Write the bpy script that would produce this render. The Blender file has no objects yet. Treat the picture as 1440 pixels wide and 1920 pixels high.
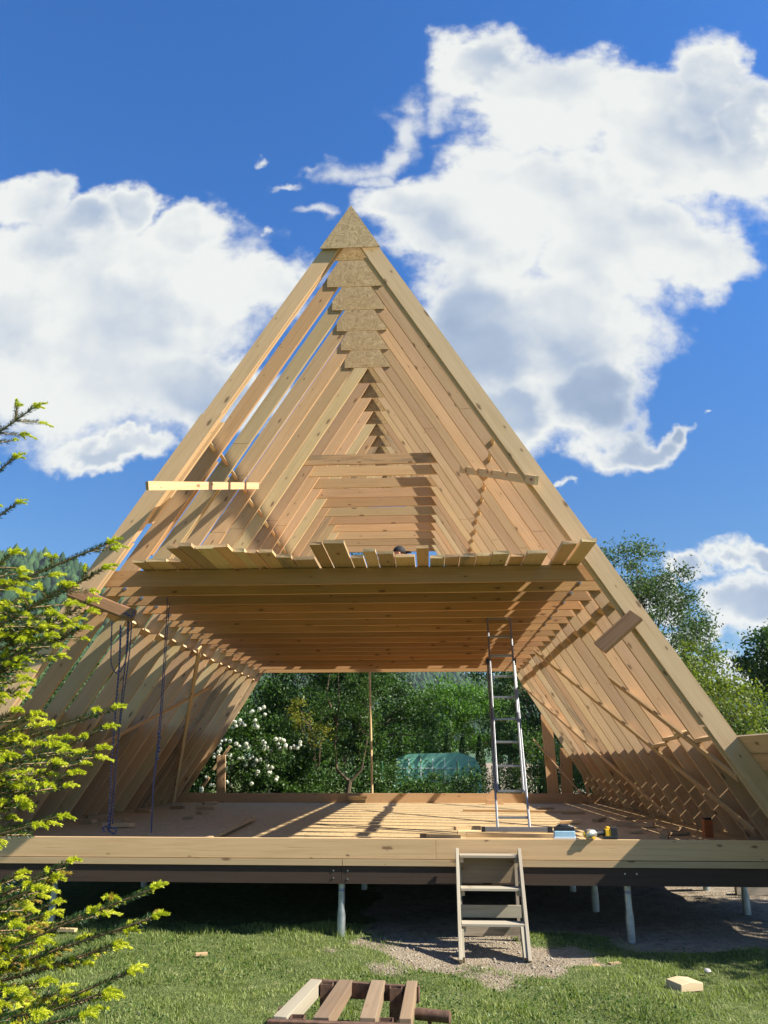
import bpy, math, random
import numpy as np
from mathutils import Vector, Matrix
random.seed(7); RNG = np.random.default_rng(11)
C = bpy.context.scene.collection
sc = bpy.context.scene

# ------------------------------------------------------------------ camera, light, exposure
PITCH = math.radians(17.97); YAW = math.radians(3.266); EYE = 1.73
cam = bpy.data.cameras.new('camera'); camo = bpy.data.objects.new('camera', cam); C.objects.link(camo)
camo.location = (0, 0, EYE); camo.rotation_euler = (math.pi/2 + PITCH, 0, YAW)
cam.sensor_fit = 'VERTICAL'; cam.sensor_height = 36; cam.sensor_width = 36; cam.lens = 1435.4/1920*36
cam.clip_start = 0.05; cam.clip_end = 5000
sc.camera = camo
SUN = Vector((1.0, -0.224, 0.877)).normalized()
sun = bpy.data.lights.new('sun', 'SUN'); suno = bpy.data.objects.new('sun', sun); C.objects.link(suno)
sun.energy = 5.0; sun.angle = math.radians(0.55); sun.color = (1.0, 0.93, 0.82)
suno.rotation_euler = SUN.to_track_quat('Z', 'Y').to_euler()
sc.view_settings.view_transform = 'Standard'; sc.view_settings.look = 'None'
sc.view_settings.exposure = 1.34; sc.view_settings.gamma = 1.0
sc.render.engine = 'CYCLES'; sc.render.resolution_x = 768; sc.render.resolution_y = 1024
sc.cycles.max_bounces = 8; sc.cycles.diffuse_bounces = 3; sc.cycles.transparent_max_bounces = 8

class NT:
    def __init__(s, tree): s.t = tree; s.n = tree.nodes; s.l = tree.links
    def node(s, typ, **kw):
        n = s.n.new(typ)
        for k, v in kw.items(): setattr(n, k, v)
        return n
    def link(s, a, b): s.l.new(a, b)
    def inp(s, sock, v):
        if isinstance(v, bpy.types.NodeSocket): s.l.new(v, sock)
        elif v is not None: sock.default_value = v
    def math(s, op, a, b=None, c=None, clamp=False):
        n = s.node('ShaderNodeMath', operation=op); n.use_clamp = clamp
        s.inp(n.inputs[0], a); s.inp(n.inputs[1], b)
        if c is not None: s.inp(n.inputs[2], c)
        return n.outputs[0]
    def vec(s, op, a, b=None, scale=None):
        n = s.node('ShaderNodeVectorMath', operation=op)
        s.inp(n.inputs[0], a)
        if b is not None: s.inp(n.inputs[1], b)
        if scale is not None: s.inp(n.inputs['Scale'], scale)
        return n.outputs['Value'] if op in ('LENGTH', 'DOT_PRODUCT', 'DISTANCE') else n.outputs[0]
    def noise(s, v, scale, detail=3, rough=.55, dist=0., out=0):
        n = s.node('ShaderNodeTexNoise'); s.inp(n.inputs['Vector'], v)
        n.inputs['Scale'].default_value = scale; n.inputs['Detail'].default_value = detail
        n.inputs['Roughness'].default_value = rough; n.inputs['Distortion'].default_value = dist
        return n.outputs[out]
    def ramp(s, f, stops, interp='LINEAR'):
        n = s.node('ShaderNodeValToRGB'); n.color_ramp.interpolation = interp; s.inp(n.inputs[0], f)
        e = n.color_ramp.elements
        while len(e) < len(stops): e.new(0.5)
        for i, (p, c) in enumerate(stops):
            e[i].position = p; e[i].color = (c[0], c[1], c[2], 1) if hasattr(c, '__len__') else (c, c, c, 1)
        return n.outputs[0]
    def mix(s, f, a, b, mode='MIX'):
        n = s.node('ShaderNodeMix', data_type='RGBA', blend_type=mode); s.inp(n.inputs[0], f)
        for i, v in ((6, a), (7, b)):
            if isinstance(v, tuple) and len(v) == 3: v = (*v, 1)
            s.inp(n.inputs[i], v)
        return n.outputs[2]
    def maprange(s, v, a, b, c=0., d=1., smooth=False):
        n = s.node('ShaderNodeMapRange'); n.interpolation_type = 'SMOOTHSTEP' if smooth else 'LINEAR'
        s.inp(n.inputs[0], v)
        for i, q in enumerate((a, b, c, d)): n.inputs[i+1].default_value = q
        return n.outputs[0]

# ------------------------------------------------------------------ world: Nishita sky with cumulus in direction space
w = bpy.data.worlds.new('World'); sc.world = w; w.use_nodes = True
W = NT(w.node_tree); W.n.clear()
wo = W.node('ShaderNodeOutputWorld'); bg = W.node('ShaderNodeBackground'); bg.inputs[1].default_value = 0.051
W.link(bg.outputs[0], wo.inputs[0])
sky = W.node('ShaderNodeTexSky', sky_type='NISHITA'); sky.sun_disc = False
sky.sun_elevation = math.asin(SUN.z); sky.sun_rotation = math.atan2(SUN.x, SUN.y)
sky.air_density = 1.0; sky.dust_density = 0.3; sky.ozone_density = 2.2; sky.altitude = 300
hs = W.node('ShaderNodeHueSaturation'); hs.inputs['Hue'].default_value = 0.502; hs.inputs['Saturation'].default_value = 1.28; hs.inputs['Value'].default_value = 1.0
W.link(sky.outputs[0], hs.inputs['Color'])
tc = W.node('ShaderNodeTexCoord'); D = tc.outputs['Generated']
sx = W.node('ShaderNodeSeparateXYZ'); W.link(D, sx.inputs[0])
ysafe = W.math('MAXIMUM', sx.outputs[1], 0.05)
u = W.math('DIVIDE', sx.outputs[0], ysafe); v = W.math('DIVIDE', sx.outputs[2], ysafe)
cb = W.node('ShaderNodeCombineXYZ'); W.link(u, cb.inputs[0]); W.link(v, cb.inputs[1])
UV = cb.outputs[0]
wn = W.noise(UV, 3.2, 4, .6, out=1); wv = W.vec('SUBTRACT', wn, (.5, .5, .5)); wv = W.vec('SCALE', wv, scale=0.19)
wn2 = W.noise(UV, 9., 5, .62, out=1); wv2 = W.vec('SUBTRACT', wn2, (.5, .5, .5)); wv2 = W.vec('SCALE', wv2, scale=0.115)
P = W.vec('ADD', W.vec('ADD', UV, wv), wv2)
st_, ct_ = math.sin(PITCH), math.cos(PITCH)
def px2uv(px, py):
    a = (px-720)/1435.4; b = (960-py)/1435.4
    x = -math.sin(YAW)*(ct_ - b*st_) + a*math.cos(YAW); y = math.cos(YAW)*(ct_ - b*st_) + a*math.sin(YAW)
    return x/y, (st_ + b*ct_)/y
BLOBS = [(900,140,100,70),(1010,200,150,90),(1150,180,160,85),(1345,160,90,110),(1410,230,80,90),(1250,170,90,70),(1270,250,200,120),(1400,300,100,100),(1000,330,210,95),(1150,430,240,130),
 (880,410,190,115),(1320,470,95,80),(1050,600,185,130),(900,620,170,160),(950,760,120,90),(1100,720,110,100),(1140,830,80,55),(1185,838,80,42),(1250,828,40,26),(760,380,110,60),
 (50,350,90,55),(265,375,55,60),(160,400,110,60),(370,430,95,60),(80,470,120,100),(250,560,290,170),(470,540,100,70),(150,690,260,140),(350,740,180,90),(200,850,110,38),(10,620,120,140),
 (1400,1065,60,38),(1320,1085,50,30),(1420,1150,110,55),(1300,1185,110,26),(1380,1250,120,30),(1240,1120,60,30)]
WISPS = [(690,325,60,28),(590,300,55,22),(745,235,60,70),(715,270,50,50),(780,200,60,60),(640,305,75,35),(600,390,45,30),(470,290,25,13),(1310,796,16,8),(1075,926,20,11),(505,430,18,18),(835,200,60,60),(700,290,60,45),(560,330,60,14)]
SX = [-2.2,-1.6,2.0,2.6,1.3]
def blob_field(lst, sm):
    d = None
    for (px, py, rx, ry) in lst:
        c = px2uv(px, py); e = px2uv(px+rx, py); f = px2uv(px, py-ry)
        q = W.vec('MULTIPLY', W.vec('SUBTRACT', P, (c[0], c[1], 0)), (1/abs(e[0]-c[0]), 1/abs(f[1]-c[1]), 0))
        l = W.vec('LENGTH', q)
        d = l if d is None else W.math('SMOOTH_MIN', d, l, sm)
    return d
big = W.math('SUBTRACT', 1.0, blob_field(BLOBS, 0.22)); wis = W.math('SUBTRACT', 0.8, blob_field(WISPS, 0.1))
fb = W.noise(UV, 8., 9, .62); fb2 = W.noise(UV, 30., 5, .65)
nz = W.math('ADD', W.math('MULTIPLY', W.math('SUBTRACT', fb, .5), .95), W.math('MULTIPLY', W.math('SUBTRACT', fb2, .5), .30))
den = W.math('ADD', big, nz); den2 = W.math('ADD', wis, W.math('MULTIPLY', nz, 1.6))
al = W.maprange(den, -.12, .32, smooth=True); al2 = W.maprange(den2, -.05, .8, 0, .85, smooth=True)
# generic scattered cumulus outside the photographed part of the sky
gen = W.maprange(W.noise(D, 2.6, 8, .6), .55, .66, smooth=True)
out1 = W.maprange(W.math('ABSOLUTE', W.math('SUBTRACT', u, -.05)), .62, .8, smooth=True)
back = W.maprange(sx.outputs[1], .05, .2, 1., 0.)
hor = W.maprange(sx.outputs[2], .03, .15)
gen = W.math('MULTIPLY', W.math('MULTIPLY', gen, W.math('MAXIMUM', out1, back)), hor)
infront = W.maprange(sx.outputs[1], .05, .2)
alpha = W.math('MAXIMUM', W.math('MULTIPLY', W.math('MAXIMUM', al, al2), infront), gen, clamp=True)
# light comes from the upper right: compare the cloud relief with itself shifted that way; thick middles read blue-grey
OFF = (.035, .05, 0)
c1 = W.noise(P, 3.6, 1.5, .4); c2 = W.noise(W.vec('ADD', P, OFF), 3.6, 1.5, .4)
f1 = W.noise(UV, 9., 4, .5); f2 = W.noise(W.vec('ADD', UV, (.012, .018, 0)), 9., 4, .5)
relief = W.math('ADD', W.math('MULTIPLY', W.math('SUBTRACT', c1, c2), 1.3), W.math('MULTIPLY', W.math('SUBTRACT', f1, f2), .75))
body_ = W.maprange(big, .16, .7, smooth=True)
low = W.math('ADD', W.maprange(W.noise(UV, 2.4, 2, .45), .36, .62, 0., .75, smooth=True), W.maprange(v, .42, .85, .55, 0.), clamp=True)
lit = W.math('ADD', W.math('SUBTRACT', 1.02, W.math('MULTIPLY', W.math('MULTIPLY', body_, low), .66)), relief, clamp=True)
ccol = W.ramp(lit, [(0, (.26, .36, .53)), (.4, (.42, .51, .65)), (.7, (.66, .71, .76)), (.95, (.84, .86, .84))])
csc = W.vec('SCALE', ccol, scale=8.0)
skyc = W.mix(1., hs.outputs[0], W.ramp(sx.outputs[2], [(.0, (.62, .72, .82)), (.25, (.82, 1.0, 1.12)), (.6, (1.05, 1.42, 1.75))]), 'MULTIPLY')
W.link(W.mix(alpha, skyc, csc), bg.inputs[0])

# ------------------------------------------------------------------ helpers
def tag(o, label=None, cat=None, group=None, kind=None):
    if label: o['label'] = label
    if cat: o['category'] = cat
    if group: o['group'] = group
    if kind: o['kind'] = kind
    return o
def empty(name, loc=(0,0,0), **kw):
    o = bpy.data.objects.new(name, None); C.objects.link(o); o.location = loc; o.empty_display_size = .2
    return tag(o, **kw)
def npmesh(name, V, F, mat, parent=None, attrs=None, smooth=False, nv=4):
    V = np.asarray(V, dtype=np.float32); F = np.asarray(F, dtype=np.int32)
    me = bpy.data.meshes.new(name); me.vertices.add(len(V)); me.vertices.foreach_set('co', V.ravel())
    n = F.shape[1]; me.loops.add(F.size); me.loops.foreach_set('vertex_index', F.ravel())
    me.polygons.add(len(F)); me.polygons.foreach_set('loop_start', np.arange(0, F.size, n, dtype=np.int32))
    me.polygons.foreach_set('loop_total', np.full(len(F), n, dtype=np.int32))
    me.update(calc_edges=True)
    for k, a in (attrs or {}).items():
        at = me.attributes.new(k, 'FLOAT', 'POINT'); at.data.foreach_set('value', np.asarray(a, dtype=np.float32))
    if smooth: me.polygons.foreach_set('use_smooth', np.ones(len(F), dtype=bool))
    me.materials.append(mat)
    o = bpy.data.objects.new(name, me); C.objects.link(o)
    if parent is not None: attach(o, parent)
    return o
def world_loc(p):
    v = Vector((0, 0, 0))
    while p is not None: v += p.location; p = p.parent
    return v
def attach(o, parent):
    o.parent = parent; o.location = o.location - world_loc(parent)

class MB:
    """collects boards, prisms and tubes; gc = grain coordinates (along, across, depth)"""
    def __init__(s): s.v = []; s.f = []; s.g = []; s.m = []
    def add(s, vs, fs, gs, mi=0):
        b = len(s.v); s.v += [tuple(x) for x in vs]; s.g += gs
        for f in fs: s.f.append(tuple(b+i for i in f)); s.m.append(mi)
    def board(s, p0, p1, wid, th, wdir=(0,0,1), mi=0, jit=0):
        p0 = Vector(p0); p1 = Vector(p1); a = (p1-p0); L = a.length; a.normalize()
        wd = Vector(wdir); wd = (wd - a*wd.dot(a)).normalized(); td = a.cross(wd)
        off = random.random()*60; wo_ = random.randint(0, 40)*1.0
        vs = []; gs = []
        for l in (0, L):
            for i in (-.5, .5):
                for j in (-.5, .5):
                    q = p0 + a*l + wd*(i*wid) + td*(j*th)
                    if jit: q += Vector([random.uniform(-jit, jit) for _ in range(3)])
                    vs.append(q); gs.append((l+off, i*wid+wo_, j*th))
        s.add(vs, [(0,1,3,2),(4,6,7,5),(0,4,5,1),(2,3,7,6),(0,2,6,4),(1,5,7,3)], gs, mi)
    def prism(s, poly, y0, y1, gdir=(1,0), mi=0):
        gd = Vector((gdir[0], 0, gdir[1])).normalized(); wd = Vector((-gd.z, 0, gd.x))
        off = random.random()*60; n = len(poly); o0 = Vector((poly[0][0], 0, poly[0][1])); wo_ = random.randint(0, 40)
        vs = []; gs = []
        for y in (y0, y1):
            for (x, z) in poly:
                q = Vector((x, 0, z)); vs.append((x, y, z)); gs.append(((q-o0).dot(gd)+off, (q-o0).dot(wd)+wo_, y-y0))
        area = sum(poly[i][0]*poly[(i+1)%n][1]-poly[(i+1)%n][0]*poly[i][1] for i in range(n))
        r = list(range(n)); fr = r if area > 0 else r[::-1]
        fs = [tuple(fr), tuple(i+n for i in fr[::-1])]
        for k in range(n):
            i, j = fr[k], fr[(k+1) % n]; fs.append((j, i, i+n, j+n))
        s.add(vs, fs, gs, mi)
    def box(s, x0, x1, y0, y1, z0, z1, mi=0):
        s.board((x0, (y0+y1)/2, (z0+z1)/2), (x1, (y0+y1)/2, (z0+z1)/2), z1-z0, y1-y0, (0,0,1), mi) if abs(x1-x0) >= abs(y1-y0) else \
        s.board(((x0+x1)/2, y0, (z0+z1)/2), ((x0+x1)/2, y1, (z0+z1)/2), z1-z0, x1-x0, (0,0,1), mi)
    def tube(s, pts, r, n=8, mi=0, caps=True, closed=False):
        pts = [Vector(p) for p in pts]; m = len(pts); rs = r if hasattr(r, '__len__') else [r]*m
        vs = []; gs = []; L = 0; up = None
        for i, p in enumerate(pts):
            t = (pts[min(i+1, m-1)] - pts[max(i-1, 0)]).normalized()
            if up is None: up = t.orthogonal().normalized()
            up = (up - t*up.dot(t)).normalized(); bi = t.cross(up)
            if i: L += (p-pts[i-1]).length
            for k in range(n):
                a = 2*math.pi*k/n; vs.append(p + (up*math.cos(a)+bi*math.sin(a))*rs[i]); gs.append((L, k/n*.3, rs[i]))
        fs = []
        for i in range(m-1):
            for k in range(n):
                k2 = (k+1) % n; fs.append((i*n+k, i*n+k2, (i+1)*n+k2, (i+1)*n+k))
        if caps: fs.append(tuple(range(n))[::-1]); fs.append(tuple((m-1)*n+k for k in range(n)))
        s.add(vs, fs, gs, mi)
    def build(s, name, mats, parent=None, smooth=False, bevel=0, loc=None):
        mats = mats if isinstance(mats, (list, tuple)) else [mats]
        me = bpy.data.meshes.new(name)
        o0 = Vector(loc) if loc is not None else Vector((0,0,0))
        me.from_pydata([tuple(Vector(q)-o0) for q in s.v], [], s.f)
        at = me.attributes.new('gc', 'FLOAT_VECTOR', 'POINT'); at.data.foreach_set('vector', np.array(s.g, dtype=np.float32).ravel())
        for m in mats: me.materials.append(m)
        me.polygons.foreach_set('material_index', np.array(s.m, dtype=np.int32))
        if smooth: me.polygons.foreach_set('use_smooth', np.ones(len(s.f), dtype=bool))
        o = bpy.data.objects.new(name, me); C.objects.link(o); o.location = o0
        if bevel:
            b = o.modifiers.new('bevel', 'BEVEL'); b.width = bevel; b.segments = 2; b.limit_method = 'ANGLE'
        if smooth:
            try:
                md = o.modifiers.new('edges', 'EDGE_SPLIT'); md.split_angle = math.radians(40)
            except Exception: pass
        if parent is not None: attach(o, parent)
        return o

# ------------------------------------------------------------------ materials
def mat(name):
    m = bpy.data.materials.new(name); m.use_nodes = True; N = NT(m.node_tree)
    b = N.n['Principled BSDF']; return m, N, b
def bump(N, b, h, strength=.3, dist=.01):
    bn = N.node('ShaderNodeBump'); bn.inputs['Strength'].default_value = strength; bn.inputs['Distance'].default_value = dist
    N.link(h, bn.inputs['Height']); N.link(bn.outputs[0], b.inputs['Normal'])
def wood_mat(name, light, mid, dark, tint_amt=1., weathered=0., rough=.75, knots=True, greys=.0):
    m, N, b = mat(name)
    at = N.node('ShaderNodeAttribute', attribute_name='gc'); g = at.outputs['Vector']
    oi = N.node('ShaderNodeObjectInfo'); rnd = oi.outputs['Random']
    gr = N.noise(N.vec('MULTIPLY', g, (.8, 26, 26)), 1., 5, .6, .6)
    gr2 = N.noise(N.vec('MULTIPLY', g, (2.5, 150, 150)), 1., 2, .6)
    big_ = N.noise(N.vec('MULTIPLY', g, (.7, 4, 4)), 1., 3, .6, .5)
    col = N.ramp(gr, [(.25, mid), (.55, light), (.8, mid)])
    hue = N.ramp(rnd, [(0, (1.03, .94, .87)), (.22, (1., 1.03, 1.02)), (.45, (.97, 1.0, .9)), (.65, (1.08, 1.08, 1.08)), (.82, (.98, .92, .93)), (1, (1.08, .98, .86))], 'CONSTANT' if False else 'LINEAR')
    col = N.mix(tint_amt, col, N.mix(1., col, hue, 'MULTIPLY'))
    vn = N.math('FRACT', N.math('MULTIPLY', rnd, 17.3)); val = N.maprange(vn, 0, 1, .8, 1.1)
    col = N.vec('MULTIPLY', col, N.node('ShaderNodeCombineXYZ').outputs[0]) if False else N.mix(1., col, N.ramp(vn, [(0, .74), (.5, .97), (1, 1.12)]), 'MULTIPLY')
    col = N.mix(N.maprange(gr2, .5, .8, 0, .22), col, dark)
    col = N.mix(N.maprange(big_, .52, .78, 0, .5), col, mid)
    crk = N.maprange(N.noise(N.vec('MULTIPLY', g, (.9, 55, 40)), 1., 3, .55, .4), .665, .70)
    col = N.mix(N.math('MULTIPLY', crk, .55), col, dark)
    # blue stain / weathering on some boards
    sel = N.maprange(N.math('FRACT', N.math('MULTIPLY', rnd, 7.7)), .86-greys, .9-greys)
    stn = N.maprange(N.noise(N.vec('MULTIPLY', g, (1.1, 9, 9)), 1., 6, .7, .3), .46, .6)
    col = N.mix(N.math('MULTIPLY', N.math('MULTIPLY', sel, stn), .75), col, (.13, .12, .08))
    if weathered: col = N.mix(N.maprange(big_, .3, .7, weathered*.5, weathered), col, (.2, .17, .13))
    if knots:
        vo = N.node('ShaderNodeTexVoronoi', voronoi_dimensions='2D'); vo.inputs['Scale'].default_value = 1.; vo.inputs['Randomness'].default_value = 1.
        N.link(N.vec('MULTIPLY', g, (2.2, 6., 3.)), vo.inputs['Vector'])
        wob = N.math('MULTIPLY', N.noise(N.vec('MULTIPLY', g, (22, 30, 30)), 1., 2), .13)
        kd = N.math('ADD', vo.outputs['Distance'], wob)
        spz = N.node('ShaderNodeSeparateColor'); N.link(vo.outputs['Color'], spz.inputs[0]); kd = N.math('MULTIPLY', kd, N.maprange(spz.outputs[1], 0, 1, .75, 1.9))
        ring = N.maprange(kd, .11, .36, 1., 0.); core = N.maprange(kd, .115, .175, 1., 0.)
        seln = N.maprange(N.math('FRACT', N.math('MULTIPLY', N.node('ShaderNodeSeparateColor').outputs[0], 1.)), 0, 1) if False else None
        sp = N.node('ShaderNodeSeparateColor'); N.link(vo.outputs['Color'], sp.inputs[0]); pick = N.maprange(sp.outputs[0], .42, .46)
        col = N.mix(N.math('MULTIPLY', N.math('MULTIPLY', ring, pick), .38), col, mid)
        col = N.mix(N.math('MULTIPLY', N.math('MULTIPLY', core, pick), .72), col, (.10, .05, .024))
    N.link(col, b.inputs['Base Color']); b.inputs['Roughness'].default_value = rough; b.inputs['Specular IOR Level'].default_value = .25
    bump(N, b, N.math('ADD', gr, N.math('MULTIPLY', gr2, .6)), .25, .004)
    return m
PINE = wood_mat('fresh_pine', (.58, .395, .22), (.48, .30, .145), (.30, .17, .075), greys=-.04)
PINE2 = wood_mat("greenish_pine", (.57, .42, .24), (.47, .33, .17), (.30, .19, .09), greys=-.2)
ENDG = wood_mat('rough_board', (0.4340, 0.2940, 0.1540), (0.3500, 0.2240, 0.1050), (0.2100, 0.1260, 0.0630), weathered=.18, greys=.2)
GREYW = wood_mat('weathered_grey_wood', (.40, .35, .27), (.31, .26, .19), (.17, .14, .10), weathered=.2)
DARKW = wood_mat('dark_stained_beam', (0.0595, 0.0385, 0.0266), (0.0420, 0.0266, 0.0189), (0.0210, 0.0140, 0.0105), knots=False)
BARK = wood_mat('barked_log', (0.2940, 0.1680, 0.0840), (0.2100, 0.1050, 0.0490), (0.0840, 0.0420, 0.0210))
JOIST_SHADED = wood_mat('shaded_joist_pine', (.46, .265, .12), (.37, .19, .075), (.24, .11, .045), greys=-.04)  # pine darkened and reddened: shade under the attic planks put into the colour
BARKY = wood_mat('brown_board', (0.3500, 0.2030, 0.0980), (0.2800, 0.1540, 0.0700), (0.1400, 0.0700, 0.0350))
PALEW = wood_mat('pale_wood', (.62, .53, .36), (.54, .45, .29), (.4, .3, .18))
OLDW = wood_mat('old_brown_wood', (0.2520, 0.1680, 0.0910), (0.1680, 0.1050, 0.0560), (0.0840, 0.0560, 0.0350), weathered=.5)
def osb_mat():
    m, N, b = mat('strand_board'); tcn = N.node('ShaderNodeTexCoord'); p = tcn.outputs['Object']
    cols = None
    vo = N.node('ShaderNodeTexVoronoi'); vo.inputs['Scale'].default_value = 10
    wp = N.vec('ADD', p, N.vec('SCALE', N.vec('SUBTRACT', N.noise(p, 9, 3, out=1), (.5,.5,.5)), scale=.12)); N.link(N.vec('MULTIPLY', wp, (1., .8, 1.6)), vo.inputs['Vector'])
    sp = N.node('ShaderNodeSeparateColor'); N.link(vo.outputs['Color'], sp.inputs[0])
    n1 = N.noise(N.vec('MULTIPLY', wp, (9, 30, 40)), 1, 3, .6, 1.2); n2 = N.noise(N.vec('MULTIPLY', wp, (40, 9, 10)), 1, 3, .6, 1.2)
    st = N.mix(N.maprange(sp.outputs[0], .45, .55), n1, n2)
    col = N.ramp(st, [(.25, (.17, .11, .05)), (.45, (.38, .265, .12)), (.65, (.56, .42, .22)), (.85, (.42, .29, .135))])
    col = N.mix(N.maprange(sp.outputs[1], 0, 1, 0, .35), col, (.38, .25, .12))
    N.link(col, b.inputs['Base Color']); b.inputs['Roughness'].default_value = .7
    bump(N, b, st, .4, .004); return m
OSB = osb_mat()
def plain(name, col, rough=.5, metal=0., var=.0, nscale=20., spec=.4):
    m, N, b = mat(name); tcn = N.node('ShaderNodeTexCoord')
    n = N.noise(tcn.outputs['Object'], nscale, 4, .6)
    c2 = tuple(x*(1-var) for x in col)
    N.link(N.mix(N.maprange(n, .35, .65), c2, col), b.inputs['Base Color']); b.inputs['Roughness'].default_value = rough
    b.inputs['Metallic'].default_value = metal; b.inputs['Specular IOR Level'].default_value = spec
    bump(N, b, n, .1, .002); return m
ALU = plain('aluminium', (.30, .31, .32), .48, 1., .15, 8.)
GALV = plain('galvanised_steel', (.42, .47, .47), .45, .85, .3, 14.)
BOLTM = plain('zinc_bolt', (.55, .58, .62), .35, 1., .1)
RUST = plain('rusty_steel', (.13, .072, .045), .85, .0, .5, 25.)
BLACK = plain('black_plastic', (.02, .02, .022), .45, 0, .2)
YEL = plain('yellow_plastic', (.75, .42, .02), .4, 0, .1)
SILV = plain('silver_metal', (.6, .58, .52), .3, .8, .1)
LBLUE = plain('pale_blue_plastic', (.35, .55, .68), .4, 0, .15)
WHITEM = plain('white_paint', (.75, .76, .76), .5, 0, .05)
ORANGE = plain('orange_plastic', (.42, .12, .03), .5, 0, .2)
BLUEP = plain('blue_plastic', (.02, .04, .25), .5)
def rope_mat():
    m, N, b = mat('blue_white_rope'); at = N.node('ShaderNodeAttribute', attribute_name='gc')
    sp = N.node('ShaderNodeSeparateXYZ'); N.link(at.outputs['Vector'], sp.inputs[0])
    wv_ = N.math('FRACT', N.math('ADD', N.math('MULTIPLY', sp.outputs[0], 22), N.math('MULTIPLY', sp.outputs[1], 6.66)))
    N.link(N.mix(N.maprange(wv_, .68, .74), (.008, .012, .07), (.22, .22, .33)), b.inputs['Base Color']); b.inputs['Roughness'].default_value = .8
    return m
ROPE = rope_mat()
def leaf_mat(name, stops, trans=.35, rough=.5, spec=.3, ncl=.8):
    m, N, b = mat(name)
    at = N.node('ShaderNodeAttribute', attribute_name='rv'); tcn = N.node('ShaderNodeTexCoord')
    cl = N.noise(tcn.outputs['Object'], ncl, 3, .6)
    f = N.math('ADD', N.math('MULTIPLY', at.outputs['Fac'], .6), N.math('MULTIPLY', N.maprange(cl, .3, .7), .4))
    col = N.ramp(f, stops)
    N.link(col, b.inputs['Base Color']); b.inputs['Roughness'].default_value = rough; b.inputs['Specular IOR Level'].default_value = spec
    tr = N.node('ShaderNodeBsdfTranslucent'); N.link(N.mix(1., col, (1.3, 1.5, .6), 'MULTIPLY'), tr.inputs[0])
    mx = N.node('ShaderNodeMixShader'); mx.inputs[0].default_value = trans
    N.link(b.outputs[0], mx.inputs[1]); N.link(tr.outputs[0], mx.inputs[2]); N.link(mx.outputs[0], N.n['Material Output'].inputs[0])
    return m
L_DARK = leaf_mat('dark_leaves', [(0, (.014, .038, .010)), (.5, (.035, .08, .015)), (1, (.095, .17, .03))], .32)
L_MID = leaf_mat('mid_green_leaves', [(0, (0.0195, 0.0468, 0.0094)), (.5, (0.0429, 0.0936, 0.0156)), (1, (0.0936, 0.1560, 0.0273))], .35)
L_BRIGHT = leaf_mat('bright_green_leaves', [(0, (0.0390, 0.0936, 0.0117)), (.5, (0.0780, 0.1716, 0.0195)), (1, (0.1404, 0.2496, 0.0312))], .4)
L_YG = leaf_mat('yellow_green_leaves', [(0, (0.0546, 0.0858, 0.0156)), (.5, (0.1170, 0.1560, 0.0234)), (1, (0.2184, 0.2340, 0.0390))], .4)
L_APPLE = leaf_mat('grey_green_leaves', [(0, (0.0273, 0.0507, 0.0195)), (.5, (0.0585, 0.1014, 0.0390)), (1, (0.1170, 0.1560, 0.0702))], .35)
L_GOLD = leaf_mat('golden_leaves', [(0, (0.0780, 0.1014, 0.0156)), (.5, (0.1716, 0.1716, 0.0156)), (1, (0.3276, 0.2574, 0.0234))], .4)
L_THUJA = leaf_mat('thuja_leaves', [(0, (0.0094, 0.0312, 0.0078)), (.5, (0.0234, 0.0624, 0.0117)), (1, (0.0468, 0.1014, 0.0156))], .2)
NEEDLE = leaf_mat('fir_needles', [(0, (0.0094, 0.0296, 0.0094)), (.5, (0.0218, 0.0585, 0.0140)), (1, (0.0507, 0.1014, 0.0234))], .2, .4, .5, 4.)
SHOOT = leaf_mat('fresh_fir_shoots', [(0, (.30, .36, .02)), (.5, (.50, .52, .035)), (1, (.70, .66, .09))], .35, .45, .4, 5.)
TIPBR = leaf_mat('browning_shoots', [(0, (0.3120, 0.2652, 0.0312)), (.5, (0.3900, 0.2964, 0.0468)), (1, (0.4290, 0.2496, 0.0624))], .35, .45, .4, 5.)
PETAL = leaf_mat('white_petals', [(0, (0.4680, 0.4836, 0.4056)), (1, (0.6630, 0.6708, 0.6240))], .2)
GRASSM = leaf_mat('grass_blades', [(0, (.08, .11, .025)), (.45, (.17, .215, .055)), (.8, (.28, .31, .11)), (1, (0.3570, 0.3400, 0.1700))], .35, .55, .3, 1.2)
TRUNK = wood_mat('bark', (.12, .09, .06), (.08, .055, .035), (.03, .02, .015), knots=False)
TWIG = wood_mat('fir_twig', (.30, .20, .11), (.2, .13, .07), (.1, .07, .04), knots=False)
CLOTH = plain('dark_cloth', (.03, .035, .05), .9); CAPM = plain('black_cap', (.012, .012, .014), .8)
def skin_mat():
    m, N, b = mat('skin'); b.inputs['Base Color'].default_value = (.55, .25, .16, 1); b.inputs['Roughness'].default_value = .5
    b.inputs['Subsurface Weight'].default_value = .0; return m
SKIN = skin_mat()

# ------------------------------------------------------------------ ground
def soil_mask(x, y):
    """1 on bare sandy soil, 0 in lawn"""
    n = (np.sin(x*2.3+1.7)*np.cos(y*2.9-.6)+.6*np.sin(x*5.1-y*3.7)+.4*np.cos(x*9.3+y*8.1))*.16
    a = 1.12-np.hypot((x-.30)/1.12, (y-8.2)/1.0)+n*1.7
    sp_ = .25-np.minimum(np.hypot((x+.62)/.8, (y-7.35)/.5), np.minimum(np.hypot((x-1.55)/.7, (y-7.75)/.5), np.hypot((x+1.9)/.6, (y-7.9)/.4)))*.9+n; a = np.maximum(a, sp_)           # around the steps
    b_ = np.minimum(np.minimum((x+.9)*1.4, (y-8.95)*3), 1)+n    # under the deck, sandy to the right
    c_ = np.minimum((x-1.7)*1.3, (y-8.25)*2.2)+n*1.4
    return np.clip(np.maximum(np.maximum(a, b_), c_)*2.2, 0, 1)
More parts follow.
